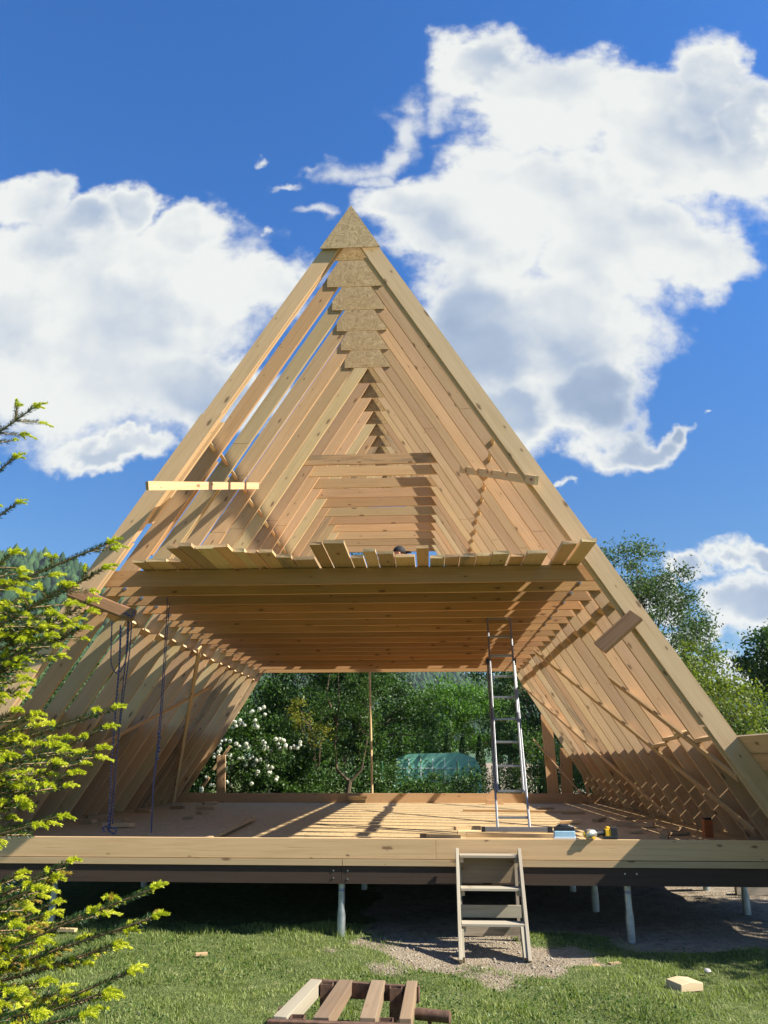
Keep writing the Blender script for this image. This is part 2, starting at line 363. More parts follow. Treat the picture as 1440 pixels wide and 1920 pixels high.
def bumpz(x, y):
    near = np.exp(-((x/9)**2+((y-6)/9)**2))
    mound = .16*np.exp(-(((x-5.5)/1.5)**2+((y-13.5)/2.5)**2))
    return near*(.018*np.sin(x*3.1+y*1.3)+.014*np.sin(y*4.7-x*2.2)+.01*np.cos(x*8+y*7))-near*.0 + mound
def axis(lo, hi, near0, near1, step):
    a = list(np.arange(near0, near1+1e-6, step)); s = step; p = near1
    while p < hi: s *= 1.35; p += s; a.append(min(p, hi))
    s = step; p = near0; left = []
    while p > lo: s *= 1.35; p -= s; left.append(max(p, lo))
    return np.array(left[::-1]+a)
gx = axis(-2200, 2200, -5, 6, .08); gy = axis(-2200, 2200, 4.2, 12, .08)
GX, GY = np.meshgrid(gx, gy); V = np.stack([GX.ravel(), GY.ravel(), bumpz(GX, GY).ravel()], 1)
nx, ny = len(gx), len(gy); ii = (np.arange(ny-1)[:, None]*nx+np.arange(nx-1)[None]).ravel()
F = np.stack([ii, ii+1, ii+nx+1, ii+nx], 1)
gm, N, b = mat('ground_soil_and_lawn')
at = N.node('ShaderNodeAttribute', attribute_name='soil'); tcn = N.node('ShaderNodeTexCoord'); p = tcn.outputs['Object']
soil = N.ramp(N.noise(p, 7, 8, .7), [(.3, (0.1224, 0.0900, 0.0576)), (.5, (0.2304, 0.1800, 0.1188)), (.7, (0.3168, 0.2592, 0.1800))])
vo = N.node('ShaderNodeTexVoronoi'); vo.inputs['Scale'].default_value = 55; N.link(p, vo.inputs['Vector'])
spv = N.node('ShaderNodeSeparateColor'); N.link(vo.outputs['Color'], spv.inputs[0])
soil = N.mix(N.maprange(spv.outputs[0], .3, 1, 0, .45), soil, (.40, .37, .31))
lawn = N.ramp(N.noise(p, 9, 6, .65), [(.3, (.06, .08, .025)), (.55, (.10, .13, .04)), (.75, (.2, .19, .09))])
mk = N.maprange(N.math('ADD', at.outputs['Fac'], N.math('MULTIPLY', N.math('SUBTRACT', N.noise(p, 12, 6, .7), .5), .9)), .35, .6)
N.link(N.mix(mk, lawn, soil), b.inputs['Base Color']); b.inputs['Roughness'].default_value = .95; b.inputs['Specular IOR Level'].default_value = .1
bump(N, b, N.math('ADD', N.noise(p, 30, 6, .7), N.math('MULTIPLY', vo.outputs['Distance'], .6)), .8, .03)
g = npmesh('ground', V, F, gm, attrs={'soil': soil_mask(V[:, 0], V[:, 1])}, smooth=True); tag(g, kind='structure')

def grass():
    n = 230000; x = RNG.uniform(-4.6, 4.6, n); y = 4.6 + (RNG.random(n)**1.25)*5.6
    keep = (np.abs(x+.05*y) < .2+.56*y) & (RNG.random(n) > soil_mask(x, y)*1.02 - .015)
    clump = np.sin(x*7.3+np.sin(y*5))*np.cos(y*6.1+x*2)
    keep &= RNG.random(n) < .62+.38*clump
    keep &= ~((y > 9.4))
    x, y = x[keep], y[keep]; n = len(x); cl = clump[keep]
    h = RNG.uniform(.012, .034, n)*(1+.45*cl); tall = (RNG.random(n) < .02); h[tall] *= 1.8
    nearpile = np.exp(-((x+.95)**2+(y-8.8)**2)/.12)+np.exp(-((y-8.95)/.14)**2)*(x < -.3); h *= 1+1.1*nearpile
    a = RNG.uniform(0, 2*np.pi, n); wd = RNG.uniform(.0022, .0042, n); ln = RNG.uniform(.2, .9, n)*h
    z0 = bumpz(x, y)-.004
    dx, dy = np.cos(a), np.sin(a); b2 = a+RNG.normal(0, .7, n); lx, ly = np.cos(b2+1.57)*ln, np.sin(b2+1.57)*ln
    V = np.zeros((n, 5, 3)); 
    V[:, 0] = np.stack([x-dx*wd, y-dy*wd, z0], 1); V[:, 1] = np.stack([x+dx*wd, y+dy*wd, z0], 1)
    V[:, 2] = np.stack([x+dx*wd*.8+lx*.4, y+dy*wd*.8+ly*.4, z0+h*.6], 1); V[:, 3] = np.stack([x-dx*wd*.8+lx*.4, y-dy*wd*.8+ly*.4, z0+h*.6], 1)
    V[:, 4] = np.stack([x+lx, y+ly, z0+h], 1)
    base = np.arange(n)[:, None]*5
    F1 = base+np.array([[0, 1, 2]]); F2 = base+np.array([[0, 2, 3]]); F3 = base+np.array([[3, 2, 4]])
    rv = np.repeat(np.clip(RNG.beta(2, 2.6, n)+(RNG.random(n) < .05)*.6, 0, 1), 5)
    o = npmesh('grass', V.reshape(-1, 3), np.concatenate([F1, F2, F3]), GRASSM, attrs={'rv': rv})
    tag(o, 'short patchy lawn grass growing in front of the raised deck', 'grass', kind='stuff')
grass()
def leaves_arrays(cx, size, aspect=.5, up=.0, rv=None):
    """rhombic leaves of random direction at the points cx"""
    n = len(cx); a = RNG.normal(size=(n, 3)); a /= np.linalg.norm(a, axis=1)[:, None]
    r = RNG.normal(size=(n, 3)); r[:, 2] += up; b_ = np.cross(a, r); b_ /= np.linalg.norm(b_, axis=1)[:, None]+1e-9
    s = size*RNG.uniform(.6, 1.25, n)[:, None]
    V = np.stack([cx-a*s*.5, cx+b_*s*aspect*.5, cx+a*s*.5, cx-b_*s*aspect*.5], 1)
    F = np.arange(n)[:, None]*4+np.arange(4)[None]
    rvv = np.repeat(RNG.random(n) if rv is None else rv, 4)
    return V.reshape(-1, 3), F, rvv
def clover():
    n = 14000; x = RNG.uniform(-4, 4, n); y = 4.7+RNG.random(n)*4
    k = (RNG.random(n) > soil_mask(x, y)*1.3) & ((np.sin(x*2.1+.4)+np.cos(y*2.7+x)) > .1); x, y = x[k], y[k]
    V, F, rv = leaves_arrays(np.stack([x, y, bumpz(x, y)+RNG.uniform(.012, .035, len(x))], 1), .022, .8, 3.)
    tag(npmesh('clover', V, F, L_MID, attrs={'rv': rv}), 'low clover and weed leaves among the lawn grass', 'clover', kind='stuff')
clover()
def gravel():
    n = 4200; x = RNG.normal(.45, .85, n); y = RNG.normal(8.3, .5, n); k = (soil_mask(x, y) > .35) & (y < 9.6); x, y = x[k], y[k]; n = len(x)
    s = RNG.uniform(.003, .008, n)*(1+(RNG.random(n) < .05)*1.7)
    oc = np.array([(1,0,0),(0,1,0),(-1,0,0),(0,-1,0),(0,0,.7),(0,0,-.7)])
    V = np.stack([x, y, bumpz(x, y)+s*.2], 1)[:, None, :]+oc[None]*s[:, None, None]*RNG.uniform(.6, 1.3, (n, 6, 1))
    f = np.array([(0,1,4),(1,2,4),(2,3,4),(3,0,4),(1,0,5),(2,1,5),(3,2,5),(0,3,5)])
    F = (np.arange(n)[:, None, None]*6+f[None]).reshape(-1, 3)
    m = plain('gravel_stone', (.34, .29, .22), .9, 0, .45, 40.)
    tag(npmesh('gravel', V.reshape(-1, 3), F, m), 'loose pale gravel and crumbled earth around the foot of the steps', 'gravel', kind='stuff')
gravel()

# ------------------------------------------------------------------ hills
def hill_h(x, y):
    az = x/np.maximum(y, 1)
    left = 138*np.clip((-x-60)/190, 0, 1)**.8*np.clip((y-170)/330, 0, 1)**1.1
    left *= 1-.12*np.clip((x+300)/120, 0, 1)
    far = (88-18*np.tanh((x-60)/160)+ .03*np.abs(x-150))*np.clip((y-520)/360, 0, 1)**1.2
    return np.maximum(left, far)+3*np.sin(x*.021)*np.cos(y*.017)-1.0
hx = np.linspace(-900, 900, 180); hy = np.linspace(150, 1100, 120)
HX, HY = np.meshgrid(hx, hy); HZ = hill_h(HX, HY)-1.5
V = np.stack([HX.ravel(), HY.ravel(), HZ.ravel()], 1); nx, ny = 180, 120
ii = (np.arange(ny-1)[:, None]*nx+np.arange(nx-1)[None]).ravel(); F = np.stack([ii, ii+1, ii+nx+1, ii+nx], 1)
hm, N, b = mat('forest_hill'); tcn = N.node('ShaderNodeTexCoord')
N.link(N.ramp(N.noise(tcn.outputs['Object'], .09, 6, .7), [(.35, (.02, .05, .02)), (.6, (.045, .095, .03)), (.75, (.09, .14, .04))]), b.inputs['Base Color']); b.inputs['Roughness'].default_value = 1
tag(npmesh('hills', V, F, hm, smooth=True), kind='structure')
def hill_forest():
    n = 15000; y = RNG.uniform(230, 960, n); x = -y*.62+RNG.random(n)*y*1.12; h = hill_h(x, y); k = (h > 8) & ((x/y < -.2) | (y > 600)); x, y, h = x[k], y[k], h[k]; n = len(x)
    s = RNG.uniform(4, 8, n); tall = RNG.uniform(.8, 1.9, n); m = 7
    an = np.linspace(0, 2*np.pi, m, endpoint=False)
    lay = [(.55, -.1), (1., .5), (.62, 1.3), (0.05, 1.9)]
    Vs = []
    for r, z in lay:
        jit = RNG.uniform(.7, 1.25, (n, m))
        Vs.append(np.stack([x[:, None]+np.cos(an)[None]*s[:, None]*.5*r*jit, y[:, None]+np.sin(an)[None]*s[:, None]*.5*r*jit, (h+z*s*.5*tall)[:, None]*np.ones((1, m))+RNG.normal(0, .35, (n, m))], 2))
    V = np.stack(Vs, 1).reshape(n, -1, 3); f = []
    for l in range(3):
        for q in range(m): f.append((l*m+q, l*m+(q+1) % m, (l+1)*m+(q+1) % m, (l+1)*m+q))
    F = (np.arange(n)[:, None, None]*(4*m)+np.array(f)[None]).reshape(-1, 4)
    tag(npmesh('hillside_forest', V.reshape(-1, 3), F, L_MIDFAR, attrs={'rv': np.repeat(RNG.random(n), 4*m)}), 'dense mixed forest covering the distant hills', 'forest', kind='stuff')
L_MIDFAR = leaf_mat('far_forest', [(0, (.012, .034, .016)), (.5, (.026, .06, .022)), (1, (.055, .10, .03))], .0, .9, .1, .02)
hill_forest()

# ------------------------------------------------------------------ trees and bushes
def crown_points(ells, n, clump, lumps, top=None):
    pts = []
    tot = sum(e[3]*e[4]*e[5] for e in ells)
    for (ex, ey, ez, rx, ry, rz) in ells:
        nl = max(3, int(lumps*(rx*ry*rz)/tot)); nn = int(n*(rx*ry*rz)/tot)
        d = RNG.normal(size=(nl, 3)); d /= np.linalg.norm(d, axis=1)[:, None]; rad = RNG.uniform(.35, 1., nl)[:, None]**.5
        c = np.array([ex, ey, ez])+d*rad*np.array([rx, ry, rz])
        idx = RNG.integers(0, nl, nn); q = RNG.normal(size=(nn, 3))*clump*RNG.uniform(.5, 1.3, nl)[idx][:, None]*np.array([1, 1, .7])
        pts.append(c[idx]+q)
        CL.append(c)
    return np.concatenate(pts)
CL = []
def tree(name, label, x, y, ells, n, size, m, clump=.35, lumps=60, trunk=.14, cat='tree', group=None, limbs=14, aspect=.55, z0=0., zmin=.05, stems=1):
    global CL
    CL = []; root = empty(name, (x, y, 0)); tag(root, label, cat, group)
    P_ = crown_points(ells, n, clump, lumps); P_ = P_[P_[:, 2] > zmin]
    V, F, rv = leaves_arrays(P_, size, aspect)
    tb = MB(); cs = np.concatenate(CL); ctr = cs.mean(0); top = cs[:, 2].max()
    for s in range(stems):
        bx = x+RNG.normal(0, .15)*(stems > 1); by = y+RNG.normal(0, .15)*(stems > 1)
        pts = [(bx, by, -.1), (bx+(ctr[0]-bx)*.15, by+(ctr[1]-by)*.1, ctr[2]*.35), (bx+(ctr[0]-bx)*.7+RNG.normal(0, .1), by+(ctr[1]-by)*.7, ctr[2]*.75), (ctr[0]+RNG.normal(0, .3), ctr[1], ctr[2]+(top-ctr[2])*.6)]
        tb.tube(pts, [trunk, trunk*.8, trunk*.5, trunk*.12], 8)
    for i in RNG.choice(len(cs), min(limbs, len(cs)), replace=False):
        c = cs[i]; t = RNG.uniform(.3, .8); s0 = Vector(pts[1]).lerp(Vector(pts[2]), t); c = Vector(c); mid = s0.lerp(c, .5)+Vector((0, 0, .12*(c-s0).length))
        tb.tube([s0, mid, c], [trunk*.38, trunk*.22, trunk*.06], 5)
    tb.build('trunk', TRUNK, root, smooth=True)
    npmesh('crown', V, F, m, root, attrs={'rv': rv})
    return root
G1 = 'trees and bushes behind the house'
tree('tall_tree', 'tall airy grey-green tree against the sky right of the roof', 6.6, 24, [(6.9,24,5.2,1.9,1.5,1.9),(6.2,24,7.3,1.3,1.2,1.0),(7.6,24,6.6,1.0,1.,.9),(6.5,24,8.3,.5,.5,.5),(7.3,24,8.2,.35,.4,.5),(5.2,24,4.6,1.1,1,1.6),(8.2,24,5.4,.6,.6,.35)], 23000, .11, L_APPLE, .24, 170, .10, limbs=60, aspect=.45)
tree('leafy_tree', 'broad yellow-green leafy tree right of the roof below the tall airy one', 7.4, 21.5, [(6.6,21.5,3.6,1.3,1.3,1.3),(7.6,21,2.6,1.7,1.5,1.3),(6.0,21.5,2.4,1.2,1.2,1.6),(7.3,22,4.2,.8,.8,.6),(9.2,21.5,1.4,1.4,1.3,1.0)], 26000, .10, L_YG, .24, 150, .13)
tree('dark_tree', 'dark dense tree at the right edge of the view', 13.6, 30, [(13.8,30,5.6,1.9,1.8,1.7),(13.4,30,3.6,1.6,1.6,1.5),(12.6,30,5.0,.9,.9,.6)], 15000, .15, L_DARK, .28, 90, .18, limbs=30)
tree('round_bush', 'low dark green bush right of the deck under the leafy tree', 9.5, 24, [(9.5,24,1.3,3.2,1.6,1.6),(13,27,1.8,3,1.6,2.1)], 22000, .12, L_DARK, .3, 110, .08, cat='bush', group=G1)
tree('tall_tree', 'tallest dark tree behind the house whose top shows above the attic floor', -2.2, 25.5, [(-1.9,25.5,7.6,.95,.9,1.3),(-2.4,25.5,5.4,2.1,1.5,1.6),(-3.2,25.5,3.4,2.4,1.5,1.8),(-1.5,25.5,2.8,1.8,1.5,1.8)], 42000, .10, L_DARK, .3, 150, .14)
tree('dark_tree', 'dark leafy tree behind the left rafters and the snowball bush', -6.4, 25, [(-6.3,25,3.2,2.3,1.5,2.6),(-8.5,25,2.6,2.2,1.5,2.3)], 32000, .11, L_DARK, .3, 120, .16)
tree('leafy_tree', 'bright green tree in the middle distance above the thuja row', 1.2, 38, [(.4,38,3.2,2.0,1.6,2.3),(2.6,38,3.4,2.0,1.6,1.6),(-1.4,38,2.6,1.8,1.6,2.3)], 34000, .14, L_BRIGHT, .3, 110, .16)
tree('leafy_tree', 'mid green tree left of the bright one in the middle distance', -3.4, 34, [(-3.2,34,3.4,2.2,1.6,2.6),(-5.5,34,3.0,2.2,1.6,2.6)], 22000, .15, L_MID, .35, 80, .16)
tree('dark_tree', 'dark tree seen through the aluminium ladder at the right', 3.6, 27, [(3.1,27,3.2,1.5,1.4,2.1),(5.0,26.5,2.6,1.7,1.4,2.3),(2.3,27.5,4.6,.9,.9,.8)], 30000, .10, L_DARK, .28, 120, .14, limbs=20)
tree('dark_tree', 'dark tree close behind the right rear rafters', 6.6, 25, [(6.2,25,2.0,1.8,1.4,2.0),(8.4,25,1.8,1.8,1.4,1.8)], 20000, .11, L_DARK, .3, 100, .16)
# thuja row
for i in range(8):
    x = -1.1+i*.62+random.uniform(-.08, .08); h = random.uniform(2.5, 3.1)
    CL = []; root = empty('thuja', (x, 31, 0)); tag(root, 'narrow dark conical thuja in the clipped row in the middle distance, number %d from the left' % (i+1), 'thuja', 'thujas in a row behind the greenhouse')
    root['label'] = ['leftmost narrow thuja of the row behind the greenhouse', 'second narrow thuja from the left behind the greenhouse', 'third narrow thuja from the left behind the greenhouse', 'fourth narrow thuja from the left behind the greenhouse', 'fifth narrow thuja, right of the middle of the row', 'third narrow thuja from the right end of the row', 'second narrow thuja from the right end of the row', 'rightmost narrow thuja of the row behind the greenhouse'][i]
    n = 4200; t = RNG.random(n)**.8; rr = .34*(1-t**1.6)*np.sqrt(RNG.random(n))*RNG.uniform(.85, 1.15, n)+.03; a = RNG.uniform(0, 6.28, n)
    V, F, rv = leaves_arrays(np.stack([x+rr*np.cos(a), 31+rr*np.sin(a), .1+t*h], 1), .09, .4)
    npmesh('crown', V, F, L_THUJA, root, attrs={'rv': rv}); q = MB(); q.tube([(x, 31, -.1), (x, 31, h*.6)], [.05, .02], 6); q.build('trunk', TRUNK, root)
# hedges / bushes right behind the deck
def bush(label, x, y, ells, n, size, m, name='bush', clump=.2, lumps=80, cat='bush'):
    return tree(name, label, x, y, ells, n, size, m, clump, lumps, .04, cat, G1, 10, stems=3)
bush('dark bush directly in front of the green greenhouse', .3, 22.5, [(.2,22.5,.6,1.5,.6,.55),(1.0,22.6,.9,.45,.5,.8),(-1.1,22.5,.95,.8,.6,.8),(.1,22.5,.9,.4,.4,.6)], 13000, .085, L_DARK)
bush('low dark hedge behind the deck left of the centre pole', -2.6, 22.3, [(-2.6,22.3,.7,1.4,.7,.9),(-4.0,22.3,.9,1.2,.7,1.1)], 15000, .085, L_DARK)
bush('fresh green vine-covered bush right of the ladder behind the deck', 3.0, 22, [(2.9,22,1.1,.7,.5,1.4),(2.2,22.2,.7,.5,.5,.9),(3.7,22,.8,.9,.5,1.1)], 12000, .075, L_MID)
bush('golden-leaved shrub behind the snowball bush', -3.3, 23.2, [(-3.3,23.0,2.5,.4,.35,.4),(-3.8,23.2,3.0,.35,.4,.4)], 1100, .08, L_GOLD, 'shrub', .12, 26, 'shrub')
# snowball viburnum
CL = []; vr = empty('snowball_bush', (-4.9, 20.8, 0)); tag(vr, 'snowball viburnum with round white flower heads behind the left rear corner of the deck', 'bush')
P_ = crown_points([(-4.6,20.8,1.6,1.5,.7,1.3),(-5.6,20.8,1.2,1.0,.7,1.2),(-3.8,20.9,1.5,.9,.6,1.2),(-4.9,20.9,2.6,.7,.5,.6)], 26000, .17, 90)
V, F, rv = leaves_arrays(P_, .075, .75); npmesh('crown', V, F, L_MID, vr, attrs={'rv': rv})
q = MB()
for i in range(6): q.tube([(-4.9+random.uniform(-.2,.2), 20.8, -.1), (-4.9+random.uniform(-.7,.7), 20.8, 1.2), (-4.9+random.uniform(-1.3,1.3), 20.8, 2.4)], [.03, .02, .008], 6)
q.build('stems', TRUNK, vr, smooth=True)
def petal_ball(c, r):
    n = 70; d = RNG.normal(size=(n, 3)); d /= np.linalg.norm(d, axis=1)[:, None]; cc = c+d*r*.85
    t = RNG.normal(size=(n, 3)); a = np.cross(d, t); a /= np.linalg.norm(a, axis=1)[:, None]; b_ = np.cross(d, a); s = r*.34
    V = np.stack([cc-a*s, cc+b_*s, cc+a*s, cc-b_*s], 1)+(d*RNG.uniform(-.1, .15, (n, 1))*r)[:, None, :]
    return V.reshape(-1, 3)
# flower heads: px clusters seen through the house
def at_px(px, py, Y):
    u_, v_ = px2uv(px, py); return np.array([u_*Y, Y, EYE+v_*Y])
fl = [(447,1335),(470,1332),(490,1330),(476,1350),(455,1355),(432,1358),(442,1350),(452,1352),(438,1365),(427,1388),(410,1402),(405,1418),(415,1413),(420,1425),(428,1420),(433,1435),(425,1440),(490,1388),(498,1398),(504,1404),(494,1402),(520,1383),(527,1390),(531,1396),(525,1400),(548,1402),(556,1398),(462,1398),(466,1402),(452,1422),(468,1420),(476,1430),(485,1428),(498,1432),(505,1436),(460,1437),(440,1428),(508,1452),(480,1450),(376,1480),(370,1490),(400,1475),(388,1462),(515,1462),(470,1465),(430,1470),(445,1398),(565,1392),(418,1385),(500,1340),(480,1362)]
VV = []
for (px, py) in fl:
    for _ in range(2): VV.append(petal_ball(at_px(px+random.uniform(-5,5), py+random.uniform(-5,5), 19.95+random.uniform(0,.2)), random.uniform(.042,.062)))
VV = np.concatenate(VV); tag(npmesh('flower_heads', VV, np.arange(len(VV)).reshape(-1, 4), PETAL, vr, attrs={'rv': RNG.random(len(VV))}), kind='stuff')
# young fruit tree with forked trunk
ft = empty('young_tree', (-2.1, 20.6, 0)); tag(ft, 'young fruit tree with forked trunk just behind the deck near the centre pole', 'tree')
q = MB(); q.tube([(-2.13,20.6,-.1),(-2.1,20.6,.9),(-2.05,20.6,1.25)], [.09,.07,.06], 8)
for pts in [[(-2.05,20.6,1.2),(-2.38,20.6,1.5),(-2.45,20.6,2.1),(-2.35,20.6,3.1),(-2.4,20.6,4.0)], [(-2.05,20.6,1.2),(-1.75,20.6,1.5),(-1.6,20.6,2.3),(-1.68,20.6,3.4)], [(-2.4,20.6,2.6),(-2.7,20.6,3.4),(-2.6,20.6,4.1)], [(-1.65,20.6,2.8),(-1.3,20.6,3.5)]]: q.tube(pts, list(np.linspace(.045, .008, len(pts))), 7)
q.build('trunk', TRUNK, ft, smooth=True)
CL = []; P_ = crown_points([(-2.3,20.5,3.3,.75,.5,.9),(-1.6,20.5,3.2,.5,.4,.8),(-2.5,20.5,2.4,.35,.3,.6),(-1.7,20.5,2.2,.3,.3,.5)], 6500, .09, 70)
V, F, rv = leaves_arrays(P_, .065, .5); npmesh('crown', V, F, L_MID, ft, attrs={'rv': rv})
# left side trees beyond the roof
tree('leafy_tree', 'pale speckled leafy tree behind the fir at the left edge', -9.3, 17.5, [(-9.0,17.5,3.2,1.5,1.3,1.3),(-10.4,17.5,2.6,1.6,1.3,2.0),(-8.2,17.8,1.9,1.3,1.2,1.5)], 26000, .075, L_APPLE, .2, 130, .14)
tree('leafy_tree', 'leafy green tree seen through the gaps of the left rafters', -7.6, 21, [(-7.6,21,3.2,1.4,1.2,1.5),(-9.5,22,3.0,1.5,1.2,1.6),(-6.6,22,2.2,1.,1.,1.5)], 24000, .09, L_MID, .24, 110, .14)

tree('leafy_tree', 'unseen leafy tree added right of the house to shade the ground', 8.9, 8.5, [(8.8,8.0,4.3,1.1,2.2,1.4),(8.6,6.2,3.6,1.0,1.0,1.0)], 16000, .14, L_MID, .28, 110, .13)  # out of view, added so its shadow falls on the ground at right
# greenhouse
gh = empty('greenhouse', (.2, 24.4, 0)); tag(gh, 'mint-green plastic covered greenhouse tunnel behind the dark bushes', 'greenhouse')
ghm = plain('mint_film', (.25, .62, .45), .35, 0, .2, 1.5)
q = MB(); pr = [(-1.1,0),(-1.1,1.55),(-.95,1.8),(-.6,1.92),(.9,1.95),(1.35,1.8),(1.52,1.5),(1.55,0)]
q.prism(pr[::-1], 24.4, 27.4); q.build('film_cover', ghm, gh)
q = MB()
for x in np.arange(-1.0, 1.5, .36): q.tube([(x, 24.37, 0), (x, 24.37, 1.78)], .012, 5)
for z in (.5, 1.0, 1.5): q.tube([(-1.1, 24.36, z), (1.54, 24.36, z)], .01, 5)
q.build('frame', WHITEM, gh)
# wire fence
fence = empty('wire_fence', (0, 23.6, 0)); tag(fence, 'green welded wire fence behind the deck', 'fence')
fm = plain('fence_green', (.02, .10, .05), .5)
q = MB()
for x in np.arange(-1.4, 5.2, .1): q.tube([(x, 23.6, 0), (x, 23.6, 1.55)], .0035, 4, caps=False)
for z in np.arange(.1, 1.6, .2): q.tube([(-1.4, 23.6, z), (5.2, 23.6, z)], .0035, 4, caps=False)
q.build('mesh_panel', fm, fence)
for x in (-1.4, .8, 3.0, 5.2): q = MB(); q.tube([(x, 23.55, 0), (x, 23.55, 1.7)], .03, 8); q.build('post', fm, fence)

# ------------------------------------------------------------------ A-frame house
XR, ZA, SL = -.967, 9.075, 1.65
S = .6
def F0(k): return 8.85+(k-1)*S
def xo(z, side, off=0.): return XR+side*((ZA-z)/SL-off)
HO = .25                                          # horizontal width of a rafter (0.215 m board)
house = empty('a_frame_house', (XR, 8.75, 0)); tag(house, 'unfinished A-frame house of fresh pine rafters on a raised deck', 'house')
ZD = .83
def rafter_poly(side, off0, off1, z0, z1, seat=False):
    """band of the roof plane between horizontal insets off0..off1, cut level at z0 and, at the top, vertical at the ridge or level at z1"""
    zt0 = ZA-off0*SL; zt1 = ZA-off1*SL
    if z1 is None: return [(xo(z0, side, off0), z0), (XR, zt0), (XR, zt1), (xo(z0, side, off1), z0)]
    d = (off1-off0)*.0
    nn = .52*(off1-off0)*(1 if seat else 0)                           # square cut across the board
    return [(xo(z0, side, off0), z0), (xo(z1, side, off0), z1), (xo(z1-nn, side, off1), z1-nn), (xo(z0-0, side, off1), z0)]
def gd(side): return (-side*1/SL, 1.)
for k in range(1, 18):
    f = F0(k)
    for side in (-1, 1):
        q = MB()
        if k == 1:
            zf = .95 if True else ZD
            if side < 0:
                q.prism(rafter_poly(side, .0, .235, 5.95, None), f, f+.045, gd(side))
                q.prism(rafter_poly(side, -.02, .25, 3.52, 5.98), f-.002, f+.045, gd(side))
                q.prism(rafter_poly(side, -.005, .24, zf, 3.55), f, f+.045, gd(side))
                q.prism(rafter_poly(side, .01, .25, 4.3, None), f+.048, f+.093, gd(side)); q.prism(rafter_poly(side, .01, .27, zf, 4.28), f+.048, f+.093, gd(side))
                q.prism(rafter_poly(side, .03, .30, 4.55, 5.9), f+.096, f+.14, gd(side))
            else:
                q.prism(rafter_poly(side, .0, .25, zf, None), f, f+.045, gd(side))
                q.prism(rafter_poly(side, .015, .295, 2.1, 8.3), f+.048, f+.093, gd(side)); q.prism(rafter_poly(side, .01, .275, zf, 2.08), f+.048, f+.093, gd(side))
        else:
            a = random.uniform(-.006, .006); hb = HO+random.uniform(-.012, .004)
            jz = random.uniform(4.0, 6.3) if k % 2 else random.uniform(5.2, 7.2)
            q.prism(rafter_poly(side, a, a+hb, jz, None), f+.05, f+.1, gd(side))
            a2 = a+random.uniform(-.008, .008)
            q.prism(rafter_poly(side, a2, a2+hb+.004, ZD, jz-.004), f+.051, f+.1, gd(side))
            if side < 0 and k in (2, 3):     # splice board on the back
                q.prism(rafter_poly(side, a+.015, a+hb+.02, 4.3, 5.6), f+.103, f+.145, gd(side))
        q.build('rafter', PINE2 if k == 1 or (k*3+side) % 4 == 0 else PINE, house)
    # gusset
    q = MB()
    if k <= 6:
        zb = 8.40 if k == 1 else 8.25
        yy = f-.05 if k == 1 else f+.034
        h = xo(zb, 1)-XR; h2 = h-(.0 if k == 1 else .1); zl = zb
        q.prism([(XR-h2, zl), (XR-h2, zl+(h-h2)*SL), (XR, ZA+.01), (XR+h2, zl+(h-h2)*SL), (XR+h2, zl)] if h2 != h else [(XR-h-.01, zl), (XR, ZA+.025), (XR+h+.005, zl)], yy-.0, yy+.014, (1, 0))
    else:
        zb = 8.32; h = xo(zb, 1)-XR-.02
        q.prism([(XR-h, zb), (XR, zb+h*SL), (XR+h, zb)], f+.149, f+.163, (1, 0))
    q.build('gusset_plate', OSB, house)
    if k == 1:
        q = MB(); zb = 8.34; h = xo(zb, 1, .06)-XR; q.prism([(XR-h, zb), (XR, zb+h*SL), (XR+h, zb)], f+.143, f+.157, (1, 0)); q.build('gusset_plate', OSB, house)
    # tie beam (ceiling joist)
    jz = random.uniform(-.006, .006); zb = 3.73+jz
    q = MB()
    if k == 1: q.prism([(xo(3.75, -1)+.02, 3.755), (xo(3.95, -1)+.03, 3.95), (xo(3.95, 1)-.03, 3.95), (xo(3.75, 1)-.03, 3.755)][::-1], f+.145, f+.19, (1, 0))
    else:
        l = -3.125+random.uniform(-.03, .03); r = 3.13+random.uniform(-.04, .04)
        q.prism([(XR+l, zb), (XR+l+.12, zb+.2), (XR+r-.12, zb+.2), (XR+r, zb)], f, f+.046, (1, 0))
    tie = q.build('ceiling_joist', JOIST_SHADED, house)
    if 1 < k:
        for X in (XR-2.90, XR+2.86):
            q = MB(); z = 3.83
            q.tube([(X, f-.05, z), (X, f, z)], .007, 8); q.tube([(X, f-.022, z), (X, f-.008, z)], .016, 6); q.tube([(X, f-.007, z), (X, f-.001, z)], .026, 14)
            q.build('bolt', BOLTM, tie)
    if k >= 7:
        zc = 6.715+random.uniform(-.006, .006); q = MB(); l = xo(zc, -1, .06); r = xo(zc, 1, .06)
        q.prism([(l, zc), (l+.11, zc+.185), (r-.11, zc+.185), (r, zc)], f+.147 if k in (9,) else f+.104, (f+.147 if k in (9,) else f+.104)+.044, (1, 0))
        q.build('collar_beam', ENDG if k in (11, 16) else PINE2 if k % 3 == 0 else PINE, house)
# blocking pieces between neighbouring rafters
for side in (-1, 1):
    for (z, ks) in ((5.78, range(1, 12)), (3.56, range(1, 17))):
        for k in ks:
            zz = z + random.uniform(-.02, .02); x = xo(zz, side, .10)
            q = MB(); q.board((x, F0(k)+.15, zz), (x, F0(k+1)+.048, zz), .11, .045, (side*.52, 0, .85) if z > 5 else (side*.85, 0, -.52))
            q.build('blocking', PINE2 if k % 2 else PINE, house)
